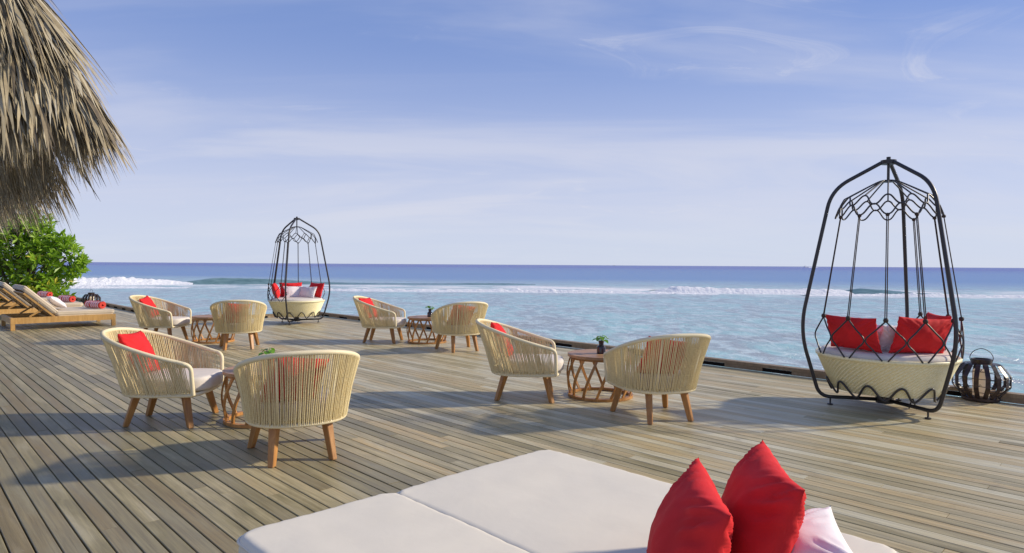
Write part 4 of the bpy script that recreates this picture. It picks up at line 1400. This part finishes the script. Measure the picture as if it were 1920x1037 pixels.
tag(blades.obj('palm_blades', M_THATCH, roof, tone=True), kind='stuff')
tag(fringe.obj('fringe', M_THATCH, roof, tone=True), kind='stuff')

# ================================================================== SHORE AND BUSH at far left
mb = MB()
def shore_h(x, y):
    return -0.35 - 1.9 * max(0, math.hypot((x + 18.5) / 4.5, (y - 22.5) / 4.0) - 0.6)
nx = 24
Vs = [(-30 + 18 * i / nx, 16 + 14 * j / nx, shore_h(-30 + 18 * i / nx, 16 + 14 * j / nx)) for i in range(nx + 1) for j in range(nx + 1)]
Fs = [(i * (nx + 1) + j, (i + 1) * (nx + 1) + j, (i + 1) * (nx + 1) + j + 1, i * (nx + 1) + j + 1) for i in range(nx) for j in range(nx)]
mb.add(Vs, Fs); tag(mb.obj('beach', M_SAND, smooth=True), 'sandy shore under the bush', 'beach', kind='structure')
BX, BY = -15.6, 20.6
bush = thing('beach_bush', (BX, BY, -0.5))
tag(bush, 'bright green leafy beach bush below the thatch at the left edge', 'bush')
rb = random.Random(21)
lobes = [(0.0, 0.0, 1.35, 1.15), (0.95, -0.2, 1.75, 0.85), (0.35, -0.3, 2.45, 0.80), (-0.9, 0.1, 2.2, 1.0), (1.55, -0.1, 1.95, 0.55), (1.05, -0.3, 0.75, 0.75), (-1.4, 0, 1.2, 1.1), (0.1, -0.4, 0.45, 0.85), (-0.2, 0.1, 3.0, 0.65), (0.15, -0.25, 3.3, 0.42), (0.75, -0.2, 2.85, 0.42), (1.45, -0.15, 2.35, 0.30), (1.75, -0.1, 1.60, 0.35), (0.9, -0.2, 2.35, 0.5)]
tr = MB()
lv = MB()
ros = 0
for (lx, ly, lz, lr) in lobes:
    tr.tube(bez([(0.1, 0, -0.3), (lx * 0.3, ly * 0.3, lz * 0.35), (lx * 0.8, ly * 0.8, lz * 0.8), (lx, ly, lz)], 5), [0.07 - 0.055 * k / 15 for k in range(16)], 6)
    n = int(72 * lr * lr) + 12
    for _ in range(n):
        th = math.acos(rb.uniform(-1, 1)); ph = rb.uniform(0, 2 * PI)
        rr_ = lr * rb.uniform(0.62, 1.04)
        dd = Vector((math.sin(th) * math.cos(ph), math.sin(th) * math.sin(ph), math.cos(th)))
        c = Vector((lx, ly, lz)) + dd * rr_
        ax = (dd + Vector((0, 0, 0.55)) + Vector((rb.gauss(0, .25), rb.gauss(0, .25), rb.gauss(0, .2)))).normalized()
        tr.tube([Vector((lx, ly, lz)) + dd * rr_ * 0.45, c], 0.008, 4, caps=False)
        s0 = ax.cross(Vector((0.3, 0.5, 0.8))).normalized(); s1 = ax.cross(s0)
        base_t = rb.random()
        m = rb.randint(9, 13)
        yel = 0.93 if rb.random() < 0.05 else 0.0
        for q in range(m):
            a = 2 * PI * q / m * 1.618 * 2 + rb.uniform(-.2, .2)
            el = rb.uniform(0.1, 1.1)
            d = ((s0 * math.cos(a) + s1 * math.sin(a)) * math.cos(el) + ax * math.sin(el)).normalized()
            L = rb.uniform(0.13, 0.31); w = L * rb.uniform(0.24, 0.34)
            sd = d.cross(ax)
            if sd.length < 0.05: sd = d.cross(s0)
            sd.normalize()
            nn = sd.cross(d)
            p0 = c + ax * 0.02
            p1 = p0 + d * L * 0.6 ; p2 = p0 + d * L - nn * L * 0.12
            tone = (min(1, max(0, base_t * 0.6 + rb.random() * 0.4)), yel if rb.random() < 0.4 else rb.random() * 0.9, 0)
            lv.add([p0, p1 + sd * w / 2 + nn * 0.008, p2, p1 - sd * w / 2 + nn * 0.008], [(0, 1, 2), (0, 2, 3)], tone)
tr.obj('trunk', M_BARK, bush, smooth=True)
tag(lv.obj('crown', M_BUSH, bush, tone=True), kind='stuff')
